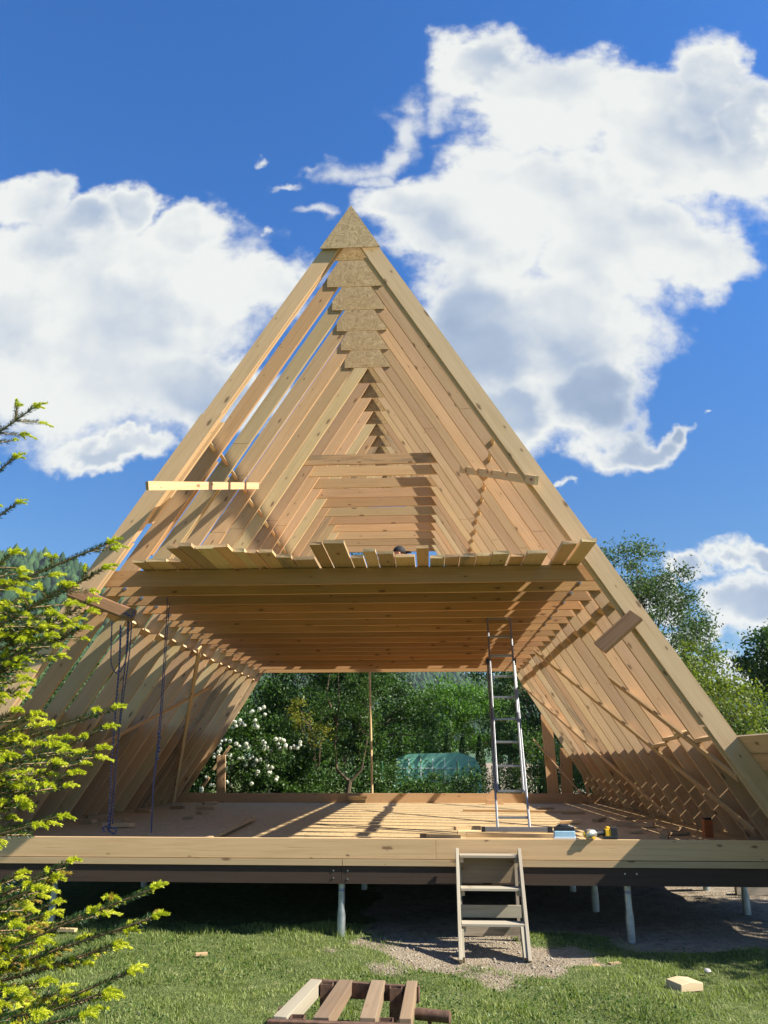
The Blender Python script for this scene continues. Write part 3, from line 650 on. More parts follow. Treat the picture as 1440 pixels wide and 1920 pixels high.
# sheathing boards nailed on the outside, parallel to the ridge
for side, ztop, y0 in ((1, 1.97, 7.55), (-1, 2.36, 8.95)):
    sl = Vector((-side*1., 0, SL)).normalized(); nrm = Vector((side*SL, 0, 1)).normalized()
    z = ztop; i = 0
    while z > .8:
        wd = .2; pc = Vector((xo(z, side), 0, z)) - sl*(wd/2) + nrm*.016
        yy = min(y0 + (random.uniform(0, .35) if i else 0), 9.0)
        q = MB(); q.board((pc.x, yy, pc.z-.004), (pc.x, 9.03, pc.z-.004), wd+.016, .0245, sl); q.board((pc.x, 9.035, pc.z), (pc.x, 13.0, pc.z), wd, .025, sl); q.board((pc.x, 13.01, pc.z), (pc.x, 18.9+random.uniform(-.1, .2), pc.z), wd, .025, sl)
        q.build('roof_board', PINE if i % 2 else PINE2, house)
        z -= (wd+[.001,.001,.014,.012,.015,.013,.014,.012][min(i,7)])*sl.z; i += 1
# long diagonal braces under the rafters
def brace(p0, p1, wd=.1, th=.024, side=1, m=PINE):
    q = MB(); nrm = Vector((side*SL, 0, 1)).normalized(); off = -nrm*(th/2+.004)
    q.board(Vector(p0)+off, Vector(p1)+off, wd, th, nrm.cross(Vector(p1)-Vector(p0))); q.build('brace', m, house)
def inn(z, side): return xo(z, side, .262)
for (ya, za, yb, zb2) in ((14.7, 3.70, 9.6, .96), (18.5, 3.40, 13.0, .86), (11.1, 2.82, 8.95, 1.55)):
    brace((inn(za, 1), ya, za), (inn(zb2, 1), yb, zb2))
brace((inn(1.75, -1), 11.3, 1.75), (inn(3.10, -1), 15.2, 3.10), .07, .022, -1)
brace((inn(3.62, -1), 13.3, 3.62), (inn(.86, -1)+.05, 17.6, .86), .1, .024, -1)
brace((inn(3.0, 1)-.02, 18.8, 2.2), (inn(.86, 1)-.3, 18.0, .86), .08, .024, 1)
# short blocks low on the right rafters
for (k, z) in ((1, 1.98), (2, 2.06), (3, 2.02), (4, 1.95)):
    x = xo(z, 1, .14); q = MB(); q.board((x-.02, F0(k)+.1, z), (x-.06, F0(k+1)+.045, z-.02), .12, .045, (1, 0, .3)); q.build('blocking', PINE2, house)
# deck
q = MB(); q.board((XR-5.02, 13.6, ZD-.011), (XR+4.98, 13.6, ZD-.011), .022, 9.5, (0, 0, 1)); q.build('deck_floor', OSB, house)
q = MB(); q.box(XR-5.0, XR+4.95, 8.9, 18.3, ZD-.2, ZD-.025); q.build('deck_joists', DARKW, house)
q = MB()
for a, b_ in ((-6.4, .043), (.046, 4.5)): q.board((a, 8.772, .845), (b_, 8.772, .845), .198, .042)
for a, b_ in ((-6.4, -2.2), (-2.197, 1.9), (1.903, 4.5)): q.board((a, 8.817, .84), (b_, 8.817, .84), .198, .042)
q.build('rim_board', PINE2, house, bevel=.003)
q = MB()
for a, b_ in ((-6.4, -.94), (-.935, 4.5)): q.board((a, 8.768, .71), (b_, 8.768, .71), .062, .05)
q.build('ledger_strip', PINE2, house)
q = MB()
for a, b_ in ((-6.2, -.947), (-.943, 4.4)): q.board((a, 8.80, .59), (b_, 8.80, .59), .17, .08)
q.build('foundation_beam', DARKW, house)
for x, z in ((-1.03,.63),(-1.03,.56),(-.88,.63),(-.88,.55),(1.98,.62),(2.1,.62),(-4.0,.6),(.9,.53)):
    q = MB(); q.tube([(x, 8.758, z), (x, 8.752, z)], .008, 8); q.build('screw_head', BOLTM, house)
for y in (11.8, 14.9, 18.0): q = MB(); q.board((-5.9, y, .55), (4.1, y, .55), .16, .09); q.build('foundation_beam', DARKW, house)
q = MB(); q.board((-6.0, 18.2, ZD+.1), (4.1, 18.2, ZD+.1), .2, .05); q.build('rim_board', PINE, house)
q = MB()
for i in range(3): q.board((-1.83, 18.1-.0*i, ZD+.03+i*.05), (-1.45+.02*i, 18.1, ZD+.03+i*.05), .045, .13, (0, 0, 1))
q.build('stacked_blocks', PINE, house)
for (x, y, zt) in ((-4.09,8.95,.5),(-.95,8.84,.5),(2.01,8.86,.5),(-4.1,11.8,.47),(-.95,11.8,.47),(1.94,11.8,.47),(3.75,11.8,.47),(-4.1,14.9,.47),(-.95,14.9,.47),(1.95,14.9,.47),(3.75,14.9,.47),(1.95,10.3,.5),(3.68,10.2,.5),(-5.7,11.8,.47),(.6,14.9,.47)):
    q = MB(); q.tube([(x, y, -.1), (x, y, .2), (x, y, .27), (x, y, zt-.002)], [.044, .044, .036, .036], 14); pl = q.build('screw_pile', GALV, house, smooth=True)
    if y < 9: q = MB(); q.tube([(x, y, .428), (x, y, .436)], .0375, 14); q.tube([(x, y, .445), (x, y, .45)], .0375, 14); q.build('blue_band', BLUEP, pl)
# rear posts
for (x, wd, z1, tilt) in ((2.62+.13, .25, 2.75, -.03), (3.1, .26, 2.0, .02), (-4.86, .2, 1.85, -.03)):
    q = MB(); q.board((x-tilt, 18.62, ZD-.05), (x+tilt, 18.62, z1), wd, .045, (1, 0, 0)); q.build('post', PINE, house)
q = MB(); q.tube([(-1.32, 18.5, ZD), (-1.40, 18.5, 3.72)], .028, 8); q.build('prop_pole', PINE2, house)
q = MB(); q.board((3.25, 18.45, 2.45), (3.5, 18.1, ZD), .07, .03, (1, 0, 0)); q.build('prop_pole', PINE, house)
# far left outer scraps catching light
for (x, z) in ((-4.72, 2.05), (-4.95, 1.72), (-5.18, 1.35)): q = MB(); q.board((x, 18.75, z), (x-.14, 18.75, z-.2), .06, .03, (1, 0, 0)); q.build('brace', PINE2, house)
# boards nailed across the front rafters
def apx(px, py, Y): u_, v_ = px2uv(px, py); return (u_*Y, Y, EYE+v_*Y)
q = MB(); q.board(apx(276, 911, 7.95), apx(484, 911, 11.2), .1, .042, jit=.004); q.build('scaffold_board', PINE, house)
q = MB(); q.board(apx(1006, 901, 8.6), apx(864, 880, 11.7), .11, .045); q.build('scaffold_board', PINE2, house)
q = MB(); q.board((2.36, 8.74, 3.29), (1.93, 8.80, 2.93), .2, .045, (.5, -.75, -.55)); q.build('scaffold_board', BARKY, house)

# ------------------------------------------------------------------ loose attic planks
PL = [(-3.485,-3.319,8.64,'narrow','outermost on the left'),(-3.31,-3.06,8.61,'wide','second from the left edge'),(-3.05,-2.89,8.64,'narrow','third from the left edge, tucked below the first long one'),(-2.875,-2.72,8.03,'long dark-ended','first to stick far out on the left'),(-2.71,-2.565,7.94,'long raised','longest of the left group'),(-2.555,-2.34,8.06,'wide long','right after the raised one'),(-2.325,-2.176,8.0,'long','last raised one of the left group'),(-2.165,-2.04,8.22,'narrow pale','step down right of the left group'),(-2.03,-1.905,8.27,'narrow pale','second step down of the left group'),(-1.895,-1.735,8.26,'slightly split','just left of the low dark ones'),(-1.73,-1.56,8.49,'short bark-edged','first of the two low dark ones'),(-1.55,-1.3,8.6,'short dark wide','second of the two low dark ones'),(-1.275,-1.13,7.98,'tall standing-out','left one of the conspicuous pair'),(-1.115,-.884,7.92,'wide standing-out','right one of the conspicuous pair'),
 (-.875,-.73,8.57,'short','right beside the conspicuous pair'),(-.71,-.569,8.29,'round-topped','with a rounded end left of the man'),(-.56,-.368,8.41,'knotty','between the rounded one and the man'),(-.36,-.132,8.57,'short wide','directly below the man in the cap'),(-.115,.028,8.18,'single long','right of the man, sticking up alone'),(.04,.21,8.63,'short','first right of the single long one'),(.218,.385,8.59,'short','second right of the single long one'),(.392,.578,8.56,'short stained','third right of the single long one'),(.585,.75,8.57,'short','fourth right of the single long one'),(.757,.947,8.49,'slightly longer warped','fifth right of the single long one'),(.97,1.13,8.61,'short narrow','before the gap right of the warped one'),(1.145,1.37,8.47,'wide pale','alone between two gaps near the right end'),(1.475,1.64,8.10,'long green-marked','left one of the last pair at the right'),(1.66,1.83,8.01,'long','rightmost at the right rafter')]
for i, (a, b_, ye, kd, where) in enumerate(PL):
    q = MB(); zt = .038; z = 3.957+zt/2+random.uniform(0, .004); yb = 17.9+random.uniform(-.3, .25)
    q.board(((a+b_)/2, ye, z), ((a+b_)/2, yb, z), b_-a-.006, zt, (1, 0, 0), jit=.004)
    o = q.build('attic_plank', ENDG if i in (3, 4, 10, 11, 16, 21, 12, 13) else PINE2 if i % 2 else PINE, loc=((a+b_)/2, ye, z))
    tag(o, '%s loose attic floor plank, %s' % (kd, where), 'plank', 'loose planks laid on the attic joists')

# ------------------------------------------------------------------ person on the attic floor (only the head shows)
def skin_obj(name, joints, edges, radii, m, parent, root=0, sub=2):
    me = bpy.data.meshes.new(name); me.from_pydata(joints, edges, []); o = bpy.data.objects.new(name, me); C.objects.link(o)
    me.materials.append(m)
    md = o.modifiers.new('skin', 'SKIN'); md.use_smooth_shade = True; md.branch_smoothing = .5
    if not me.skin_vertices: me.skin_vertices.new(name='')
    for i, r in enumerate(radii):
        me.skin_vertices[0].data[i].radius = (r, r) if not hasattr(r, '__len__') else r; me.skin_vertices[0].data[i].use_root = (i == root)
    ss = o.modifiers.new('sub', 'SUBSURF'); ss.levels = sub; ss.render_levels = sub
    if parent: attach(o, parent)
    return o
pp = empty('person', (-.44, 12.1, 4.0)); tag(pp, 'man in a black cap and sunglasses kneeling on the attic floor, only his head visible', 'person')
bx, by, bz = -.47, 12.1, 4.0
J = [(0,0,.34),(0,0,.52),(0,0,.68),(.01,0,.76),(.015,0,.82),(.02,0,.90),(.02,0,.97), (-.0,-.10,.30),(.38,-.12,.14),(.02,-.13,.06),(-.12,-.13,.04), (0,.10,.30),(.38,.12,.14),(.02,.13,.06),(-.12,.13,.04),
     (0,-.17,.70),(.10,-.23,.50),(.28,-.18,.32),(.34,-.17,.27),(0,.17,.70),(.10,.23,.50),(.28,.18,.32),(.34,.17,.27)]
R = [.13,.13,.12,.055,.055,.075,.07,.085,.06,.05,.035,.085,.06,.05,.035,.055,.042,.03,.03,.055,.042,.03,.03]
Ed = [(0,1),(1,2),(2,3),(3,4),(4,5),(5,6),(0,7),(7,8),(8,9),(9,10),(0,11),(11,12),(12,13),(13,14),(2,15),(15,16),(16,17),(17,18),(2,19),(19,20),(20,21),(21,22)]
for hnd in (18, 22):                                        # five fingers on each hand, curled on the floor board
    hx_, hy_, hz_ = J[hnd]; sg = -1 if hnd == 18 else 1
    for fi, (dy, L_) in enumerate([(-.028,.07),(-.010,.085),(.009,.08),(.027,.062)]):
        n0 = len(J); J += [(hx_+.05, hy_+dy, hz_-.03), (hx_+.05+L_*.55, hy_+dy*1.2, hz_-.06), (hx_+.05+L_*.7, hy_+dy*1.2, hz_-.09)]; R += [.0095, .0085, .0075]; Ed += [(hnd, n0), (n0, n0+1), (n0+1, n0+2)]
    n0 = len(J); J += [(hx_+.02, hy_-sg*.04, hz_-.03), (hx_+.05, hy_-sg*.055, hz_-.06)]; R += [.011, .009]; Ed += [(hnd, n0), (n0, n0+1)]
body = skin_obj('body', [(bx+x, by+y, bz+z) for x, y, z in J], Ed, R, SKIN, pp)
Js = J[:4]+[J[15],J[16],J[19],J[20]]; shirt = skin_obj('shirt', [(bx+x, by+y, bz+z) for x, y, z in Js], [(0,1),(1,2),(2,3),(2,4),(4,5),(2,6),(6,7)], [.15,.15,.14,.07,.07,.055,.07,.055], CLOTH, pp)
Jt = [J[0],J[7],J[8],J[9],J[11],J[12],J[13]]; skin_obj('trousers', [(bx+x, by+y, bz+z) for x, y, z in Jt], [(0,1),(1,2),(2,3),(0,4),(4,5),(5,6)], [.15,.1,.075,.06,.1,.075,.06], CLOTH, pp)
def ellipsoid(mb, c, r, nu=16, nv=10, v0=0., v1=1., mi=0):
    vs = []; fs = []
    for j in range(nv+1):
        t = math.pi*(v0+(v1-v0)*j/nv)
        for i in range(nu):
            a = 2*math.pi*i/nu; vs.append((c[0]+r[0]*math.sin(t)*math.cos(a), c[1]+r[1]*math.sin(t)*math.sin(a), c[2]+r[2]*math.cos(t)))
    for j in range(nv):
        for i in range(nu): fs.append((j*nu+i, (j+1)*nu+i, (j+1)*nu+(i+1)%nu, j*nu+(i+1)%nu))
    mb.add(vs, fs, [(0,0,0)]*len(vs), mi)
q = MB(); hc = (bx+.035, by, bz+.935)
ellipsoid(q, hc, (.098, .078, .12)); q.tube([(hc[0]+.095, by, hc[2]+.01), (hc[0]+.122, by, hc[2]-.025), (hc[0]+.09, by, hc[2]-.035)], [.01, .014, .012], 8)
for s in (-1, 1): ellipsoid(q, (hc[0]-.005, by+s*.08, hc[2]-.01), (.022, .01, .032), 10, 6)
q.tube([(hc[0]+.088, by-.02, hc[2]-.062), (hc[0]+.095, by, hc[2]-.062), (hc[0]+.088, by+.02, hc[2]-.062)], .008, 6)
q.build('face', SKIN, body, smooth=True)
q = MB(); ellipsoid(q, (hc[0]-.006, by, hc[2]+.025), (.108, .09, .115), 18, 8, 0, .5); ellipsoid(q, (hc[0]+.13, by, hc[2]+.028), (.07, .07, .012), 14, 6)
q.build('cap', CAPM, pp, smooth=True)
q = MB(); q.tube([(hc[0]-.01, by-.083, hc[2]+.008), (hc[0]+.075, by-.072, hc[2]+.008), (hc[0]+.105, by-.03, hc[2]+.004), (hc[0]+.105, by+.03, hc[2]+.004), (hc[0]+.075, by+.072, hc[2]+.008)], [.004, .014, .018, .018, .014], 8)
q.build('sunglasses', BLACK, pp, smooth=True)

# ------------------------------------------------------------------ ladder
lad = empty('extension_ladder', (1.02, 10.35, .905)); tag(lad, 'tall aluminium extension ladder leaning up to the ceiling joists', 'ladder')
zb, zt = .905, 3.98; yb, yt = 10.36, 11.93
def lp(t, x, dn=0.): return (x+dn*0, yb+(yt-yb)*t+dn, zb+(zt-zb)*t)
for xs, xe, t0, t1, dn in ((.826, .875, 0, .72, 0), (1.224, 1.262, 0, .72, 0), (.862, .925, .14, 1., -.045), (1.19, 1.272, .14, 1., -.045)):
    q = MB(); p0 = lp(t0, xs, dn); p1 = lp(t1, xe, dn); q.board(p0, p1, .062, .024, (0, -1, .5)); q.build('rail', ALU, lad, bevel=.003)
for i in range(10):
    t = .045+i*.1; up = t > .7; dn = -.045 if up else 0
    xl = .826+(.049)*t+.012; xr_ = 1.224+.038*t-.012
    if up: xl = .862+.063*t; xr_ = 1.19+.082*t
    q = MB(); a = lp(t, xl, dn); b2 = lp(t, xr_, dn); q.board(a, b2, .03, .03, (0, 0, 1)); q.build('rung', ALU, lad, bevel=.004)
for x in (.872, 1.262): q = MB(); c = lp(.72, x, -.02); q.board((c[0], c[1], c[2]-.035), (c[0], c[1], c[2]+.035), .045, .09, (1, 0, 0)); q.build('guide_clamp', BLACK, lad, bevel=.004)
# stacked boards and level it stands on
q = MB(); q.board((.33, 10.42, .862), (1.75, 10.42, .862), .06, .24, (0, 0, 1)); o = q.build('timber_board', PINE2, bevel=.003); tag(o, 'thick board on the deck under the feet of the ladder', 'board')
q = MB(); q.board((.42, 10.02, .875), (1.52, 10.0, .875), .045, .12, (0, 0, 1)); o = q.build('timber_board', PINE, bevel=.003); tag(o, 'pale short board lying just in front of the spirit level', 'board')
lv = empty('spirit_level', (1.05, 10.24, .892)); tag(lv, 'silver spirit level with black end caps lying at the foot of the ladder', 'spirit level')
q = MB(); q.board((.67, 10.26, .921), (1.43, 10.26, .921), .055, .024); q.build('body', ALU, lv, bevel=.002)
for a, b_ in ((.62, .668), (1.432, 1.49)): q = MB(); q.board((a, 10.26, .921), (b_, 10.26, .921), .06, .028); q.build('end_cap', BLACK, lv, bevel=.003)
q = MB(); q.board((-.05, 10.15, .85), (.36, 10.12, .85), .045, .07); o = q.build('offcut', PINE); tag(o, 'pale batten offcut on the deck left of the spirit level', 'offcut')
q = MB(); q.board((-.14, 10.14, .852), (-.055, 10.14, .852), .048, .06); o = q.build('offcut', OLDW); tag(o, 'small dark-ended block at the left end of the pale batten', 'offcut')
q = MB(); q.board((.30, 10.5, .91), (.62, 10.62, .91), .04, .08); o = q.build('offcut', PINE); tag(o, 'short crooked offcut lying on the boards behind the level', 'offcut')

# ------------------------------------------------------------------ things on the rim
bxo = empty('storage_box', (1.39, 8.81, .945)); tag(bxo, 'small pale blue box with black lid on the front rim of the deck', 'box')
q = MB(); q.board((1.29, 8.80, .985), (1.505, 8.80, .985), .078, .085); q.build('body', LBLUE, bxo, bevel=.006)
q = MB(); q.board((1.285, 8.80, .958), (1.51, 8.80, .958), .018, .09); q.build('band', WHITEM, bxo)
q = MB(); q.board((1.295, 8.80, 1.045), (1.50, 8.80, 1.045), .04, .075); q.tube([(1.30, 8.80, 1.05), (1.36, 8.79, 1.075), (1.44, 8.79, 1.07), (1.50, 8.80, 1.055)], [.012, .02, .02, .014], 8); q.build('lid', BLACK, bxo, bevel=.006)
dr = empty('cordless_tool', (1.75, 8.8, .945)); tag(dr, 'yellow and black cordless power tool lying on the front rim of the deck', 'power tool')
dz = .992
q = MB(); q.tube([(1.60, 8.74, dz), (1.615, 8.745, dz), (1.64, 8.75, dz+.004), (1.70, 8.77, dz+.004), (1.72, 8.775, dz)], [.028, .046, .052, .046, .03], 18); q.build('gear_housing', SILV, dr, smooth=True)
q = MB(); q.tube([(1.585, 8.735, dz), (1.602, 8.74, dz)], [.02, .03], 14); q.board((1.62, 8.728, dz+.03), (1.69, 8.745, dz-.03), .03, .05); q.build('nose', YEL, dr, smooth=True)
q = MB(); q.tube([(1.70, 8.775, dz+.004), (1.77, 8.79, dz+.012), (1.83, 8.80, dz+.018)], [.032, .026, .03], 14); q.build('handle', BLACK, dr, smooth=True)
q = MB(); q.board((1.815, 8.80, dz+.005), (1.90, 8.80, dz+.005), .1, .075); q.board((1.83, 8.795, dz+.062), (1.87, 8.795, dz+.062), .03, .05); q.build('motor_housing', YEL, dr, bevel=.01)
q = MB(); q.board((1.875, 8.797, dz+.012), (1.945, 8.797, dz+.012), .115, .08); q.board((1.80, 8.797, dz-.028), (1.93, 8.797, dz-.028), .03, .082); q.build('battery', BLACK, dr, bevel=.006)
orr = empty('orange_box', (3.40, 10.4, ZD)); tag(orr, 'small orange box standing on end at the foot of the right rafters', 'box')
q = MB(); q.board((3.40, 10.4, ZD), (3.41, 10.4, ZD+.2), .11, .07, (1, .2, 0)); q.build('body', ORANGE, orr, bevel=.004)
q = MB(); q.board((3.41, 10.4, ZD+.2), (3.41, 10.4, ZD+.225), .09, .06, (1, .2, 0)); q.build('lid', BLACK, orr, bevel=.003)

# planks and scraps on the deck
for (x0, y0, x1, y1, lab) in ((-2.86, 9.3, -3.05, 12.7, 'left one of two long planks lying on the deck at the left'), (-2.60, 9.3, -2.83, 12.6, 'right one of two long planks lying on the deck at the left')):
    q = MB(); q.board((x0, y0, ZD+.05 if 'right' in lab else ZD+.03), (x1, y1, ZD+.05 if 'right' in lab else ZD+.03), .22, .045, (1, 0, 0)); tag(q.build('deck_plank', PINE, bevel=.002), lab, 'plank', 'planks lying on the deck')
SCR = [(-5.5,13.3,.35,'l'),(-5.2,14.6,.4,'l'),(-4.9,15.6,.3,'l'),(-4.3,15.5,.45,'l'),(-4.0,14.2,.2,'l'),(-5.0,12.6,.5,'l'),(-4.7,11.9,.3,'l'),(-4.4,11.4,.45,'l'),(-4.7,17.2,.3,'l'),(-5.1,12.0,.25,'l'),(-3.9,13.0,.15,'l'),
       (2.07,12.4,.3,'r'),(2.6,12.9,.35,'r'),(2.9,11.9,.5,'r'),(3.3,13.2,.45,'r'),(3.2,11.2,.4,'r'),(2.85,10.3,.35,'r'),(2.5,14.6,.4,'r'),(2.2,15.8,.3,'r'),(3.0,12.4,.6,'r'),(2.4,11.2,.15,'r'),(2.65,10.9,.18,'r'),(3.1,10.6,.3,'r')]
for i, (x, y, L_, sd) in enumerate(SCR):
    a = random.uniform(-.5, .5)+(1.2 if i % 4 == 0 else 0); dx, dy = math.cos(a)*L_/2, math.sin(a)*L_/2; hh = random.uniform(.025, .06)
    q = MB(); q.board((x-dx, y-dy, ZD+hh/2+.002), (x+dx, y+dy, ZD+hh/2+.002+random.uniform(0, .02)), hh, random.uniform(.06, .14)); o = q.build('wood_scrap', PINE if i % 2 else ENDG)
    tag(o, 'timber offcut on the deck along the feet of the %s rafters' % ('left' if sd == 'l' else 'right'), 'offcut', 'timber offcuts by the %s rafters' % ('left' if sd == 'l' else 'right'))
q = MB(); q.board((1.18, 17.6, ZD+.02), (1.55, 17.6, ZD+.02), .05, .1); q.board((1.2, 17.6, ZD+.07), (1.52, 17.6, ZD+.07), .05, .1); q.board((1.22, 17.62, ZD+.1), (1.38, 17.62, ZD+.26), .12, .03); o = q.build('block_stack', PINE); tag(o, 'small stack of blocks in front of the rear rim seen through the ladder', 'blocks')
q = MB(); q.board((.6, 15.2, ZD+.02), (2.6, 14.9, ZD+.02), .04, .12); o = q.build('deck_plank', PINE); tag(o, 'thin plank lying across the deck behind the ladder', 'plank')

# ------------------------------------------------------------------ log beam and ropes
lg = empty('hoist_beam', (-3.8, 8.7, 3.45)); tag(lg, 'rough barked beam wedged through the left front rafter to hold the rope', 'beam')
q = MB(); q.board((-4.22, 8.66, 3.63), (-3.47, 8.84, 3.36), .15, .13, (.2, 0, 1), jit=.008); q.build('log', BARK, lg, bevel=.02)
rp = empty('rope', (-3.75, 8.9, 3.4)); tag(rp, 'blue rope tied to the barked beam, hanging in several strands with a loop', 'rope')
def strand(name, pts, r, par, n=24):
    out = []; pts = [Vector(p) for p in pts]
    for i in range(len(pts)-1):
        p0, p1, p2, p3 = pts[max(i-1,0)], pts[i], pts[i+1], pts[min(i+2, len(pts)-1)]
        for t in np.linspace(0, 1, n, endpoint=False):
            out.append(.5*((2*p1)+(-p0+p2)*t+(2*p0-5*p1+4*p2-p3)*t*t+(-p0+3*p1-3*p2+p3)*t**3))
    out.append(pts[-1]); q = MB(); q.tube(out, r, 7); return q.build(name, ROPE, par, smooth=True)
def wp(px, py, Y): a = at_px(px, py, Y); return (a[0], a[1], a[2])
YR = 8.95
strand('strand', [wp(210,1165,8.8), wp(208,1230,8.9), wp(210,1250,YR), wp(218,1262,YR), wp(228,1255,YR), wp(238,1225,YR), wp(243,1150,8.85)], .007, rp)
strand('strand', [wp(226,1172,8.8), wp(224,1240,8.9), wp(216,1340,9.1), wp(209,1440,9.4), wp(203,1558,9.75)], .011, rp)
strand('strand', [wp(240,1160,8.85), wp(236,1230,8.9), wp(228,1310,9.1), wp(220,1400,9.4), wp(206,1552,9.75)], .007, rp)
strand('strand', [wp(247,1158,8.85), wp(243,1220,8.9), wp(230,1320,9.1), wp(219,1420,9.4), wp(211,1545,9.75)], .007, rp)
strand('strand', [wp(233,1148,8.72), wp(246,1156,8.72), wp(252,1148,8.75), wp(240,1138,8.9), wp(231,1134,8.95)], .009, rp, 10)
strand('knot', [wp(196,1560,9.7), wp(193,1552,9.7), wp(200,1550,9.72), wp(207,1560,9.72), wp(216,1562,9.72), wp(217,1553,9.72), wp(208,1552,9.72), wp(203,1540,9.7), wp(207,1525,9.7)], .010, rp, 10)
rp2 = empty('rope', (-3.5, 9.9, 3.7)); tag(rp2, 'doubled blue rope hanging from the ceiling joists right of the first rope', 'rope')
strand('strand', [wp(314,1120,9.80), wp(311,1180,9.80), wp(303,1300,9.82), wp(296,1390,9.85), wp(288,1460,9.85), wp(283,1562,9.88)], .007, rp2)
strand('strand', [wp(318,1130,9.80), wp(314,1180,9.80), wp(306,1300,9.82), wp(298,1395,9.85), wp(289,1465,9.86), wp(284,1562,9.9)], .006, rp2)
strand('knot', [wp(296,1372,9.84), wp(300,1385,9.83), wp(295,1395,9.84), wp(299,1405,9.84), wp(294,1415,9.84), wp(297,1425,9.84)], .013, rp2, 8)

# ------------------------------------------------------------------ wooden steps
stp = empty('wooden_steps', (.55, 8.0, 0)); tag(stp, 'grey weathered wooden steps leaning against the front of the deck', 'steps')
def stringer(x, xt):
    q = MB(); q.board((x, 7.87, -.02), (xt, 8.60, .835), .13, .032, (0, 1, -.8)); return q
stringer(.245, .262).build('stringer', GREYW, stp, bevel=.003); stringer(.865, .893).build('stringer', GREYW, stp, bevel=.003)
for (z, y, xl, xr2) in ((.80, 8.60, .285, .872), (.528, 8.37, .280, .868), (.262, 8.12, .272, .862)):
    q = MB(); q.board((xl, y, z), (xr2, y, z), .024, .17, (0, 0, 1)); q.build('tread', GREYW, stp, bevel=.003)
    for x in (xl+.02, xr2-.02): q = MB(); q.board((x, y-.06, z-.037), (x, y+.08, z-.037), .045, .035, (0, 0, 1)); q.build('cleat', GREYW, stp)
for (z, y, h_) in ((.655, 8.66, .23), (.31, 8.47, .11), (.17, 8.30, .09)):
    q = MB(); q.board((.27, y, z), (.875, y, z), h_, .022); q.build('riser', OLDW if z > .6 else GREYW, stp)
for x in (.285, .86): q = MB(); q.board((x, 8.62, .02), (x, 8.68, .8), .05, .03, (0, 1, 0)); q.build('rear_leg', GREYW, stp)
q = MB(); q.board((.272, 7.90, 0), (.272, 8.08, .2), .10, .028, (0, 1, -.8)); q.build('foot_block', GREYW, stp)
q = MB(); q.board((.835, 7.90, 0), (.835, 8.1, .24), .12, .034, (0, 1, -.8)); q.build('foot_block', GREYW, stp)

# ------------------------------------------------------------------ rusty steel and wood frame at the bottom
fr = empty('steel_frame', (-.5, 5.6, 0)); tag(fr, 'rusty welded steel frame with old wooden beams lying on the lawn', 'frame')
zt = .25
q = MB(); q.board((-.88, 6.17, zt-.05), (-.10, 6.03, zt-.05), .1, .04); q.build('cross_bar', RUST, fr, bevel=.003)
q = MB(); q.board((-1.0, 5.26, zt-.06), (-.14, 5.22, zt-.06), .12, .05); q.build('cross_bar', RUST, fr, bevel=.003)
for (xb, xf, w_, m_) in ((-.83, -.93, .085, GREYW), (-.62, -.68, .10, OLDW), (-.39, -.40, .10, OLDW), (-.155, -.175, .075, OLDW)):
    q = MB(); q.board((xf, 5.29, zt-.035), (xb, 6.13, zt-.035), w_, .09, (1, 0, 0), jit=.003); q.build('wooden_beam', m_, fr, bevel=.004)
for (x, y) in ((-.745, 6.07), (-.26, 6.0), (-.83, 5.33), (-.29, 5.30)):
    q = MB()
    for a, b2, c, d in ((-.04,.04,-.04,-.04),(-.04,.04,.04,.04),(-.04,-.04,-.04,.04),(.04,.04,-.04,.04)): q.board((x+a, y+c, zt-.1), (x+b2, y+d, zt-.1), .2, .006, (0, 0, 1))
    q.build('socket', RUST, fr)
q = MB(); q.tube([(-.12, 5.72, .17), (.10, 5.66, .17)], .035, 14); q.tube([(-.03, 5.70, .14), (-.03, 5.70, .08)], .012, 8); q.build('stub_pipe', RUST, fr, smooth=True)
for y in (5.5, 5.85): q = MB(); q.board((-1.04, y, .14), (-.93, y, .14), .03, .05); q.build('lug', RUST, fr)
q = MB(); q.board((-.52, 5.45, .02), (-.49, 6.0, .02), .16, .03, (1, 0, 0)); q.build('bottom_board', PINE, fr)

# block, scraps on the ground
q = MB(); q.prism([(1.89,.0),(1.895,.055),(1.99,.068),(2.10,.055),(2.095,.0)], 7.0, 7.19, (1, 0)); o = q.build('timber_block', PALEW, loc=(1.99, 7.1, .0), bevel=.004); o.rotation_euler = (.0, .0, .35); tag(o, 'pale square timber block lying in the grass at the right', 'block')
q = MB(); q.board((-4.0, 8.85, .03), (-3.75, 8.82, .03), .03, .06); tag(q.build('offcut', PINE2), 'pale batten scrap in the grass by the left front pile', 'offcut')
for i, (x, y) in enumerate(((-2.2, 7.9), (1.35, 7.65), (1.55, 7.75))):
    q = MB(); q.board((x, y, .02), (x+.1, y+.04, .02), .02, .05); tag(q.build('offcut', ENDG), ['small bark scrap on the lawn left of the steel frame', 'small wood scrap right of the foot of the steps', 'splintered wood scrap in front of the right pile'][i], 'offcut')
q = MB(); q.board((4.0, 11.4, .1), (6.5, 11.3, .1), .1, .1); tag(q.build('grey_beam', GREYW), 'grey beam lying on the earth right of the house', 'beam')
def stone(x, y, r, lab):
    q = MB(); ellipsoid(q, (x, y, r*.3), (r, r*.8, r*.6), 10, 7); q.v = [(a+random.uniform(-.1,.1)*r, b_+random.uniform(-.1,.1)*r, c+random.uniform(-.1,.1)*r) for a, b_, c in q.v]
    tag(q.build('stone', plain('stone', (.5, .48, .44), .9, 0, .3), smooth=True), lab, 'stone')
stone(2.35, 7.62, .03, 'pale round stone in the shade right of the timber block'); stone(1.78, 6.72, .025, 'small white stone in the grass left of the timber block')

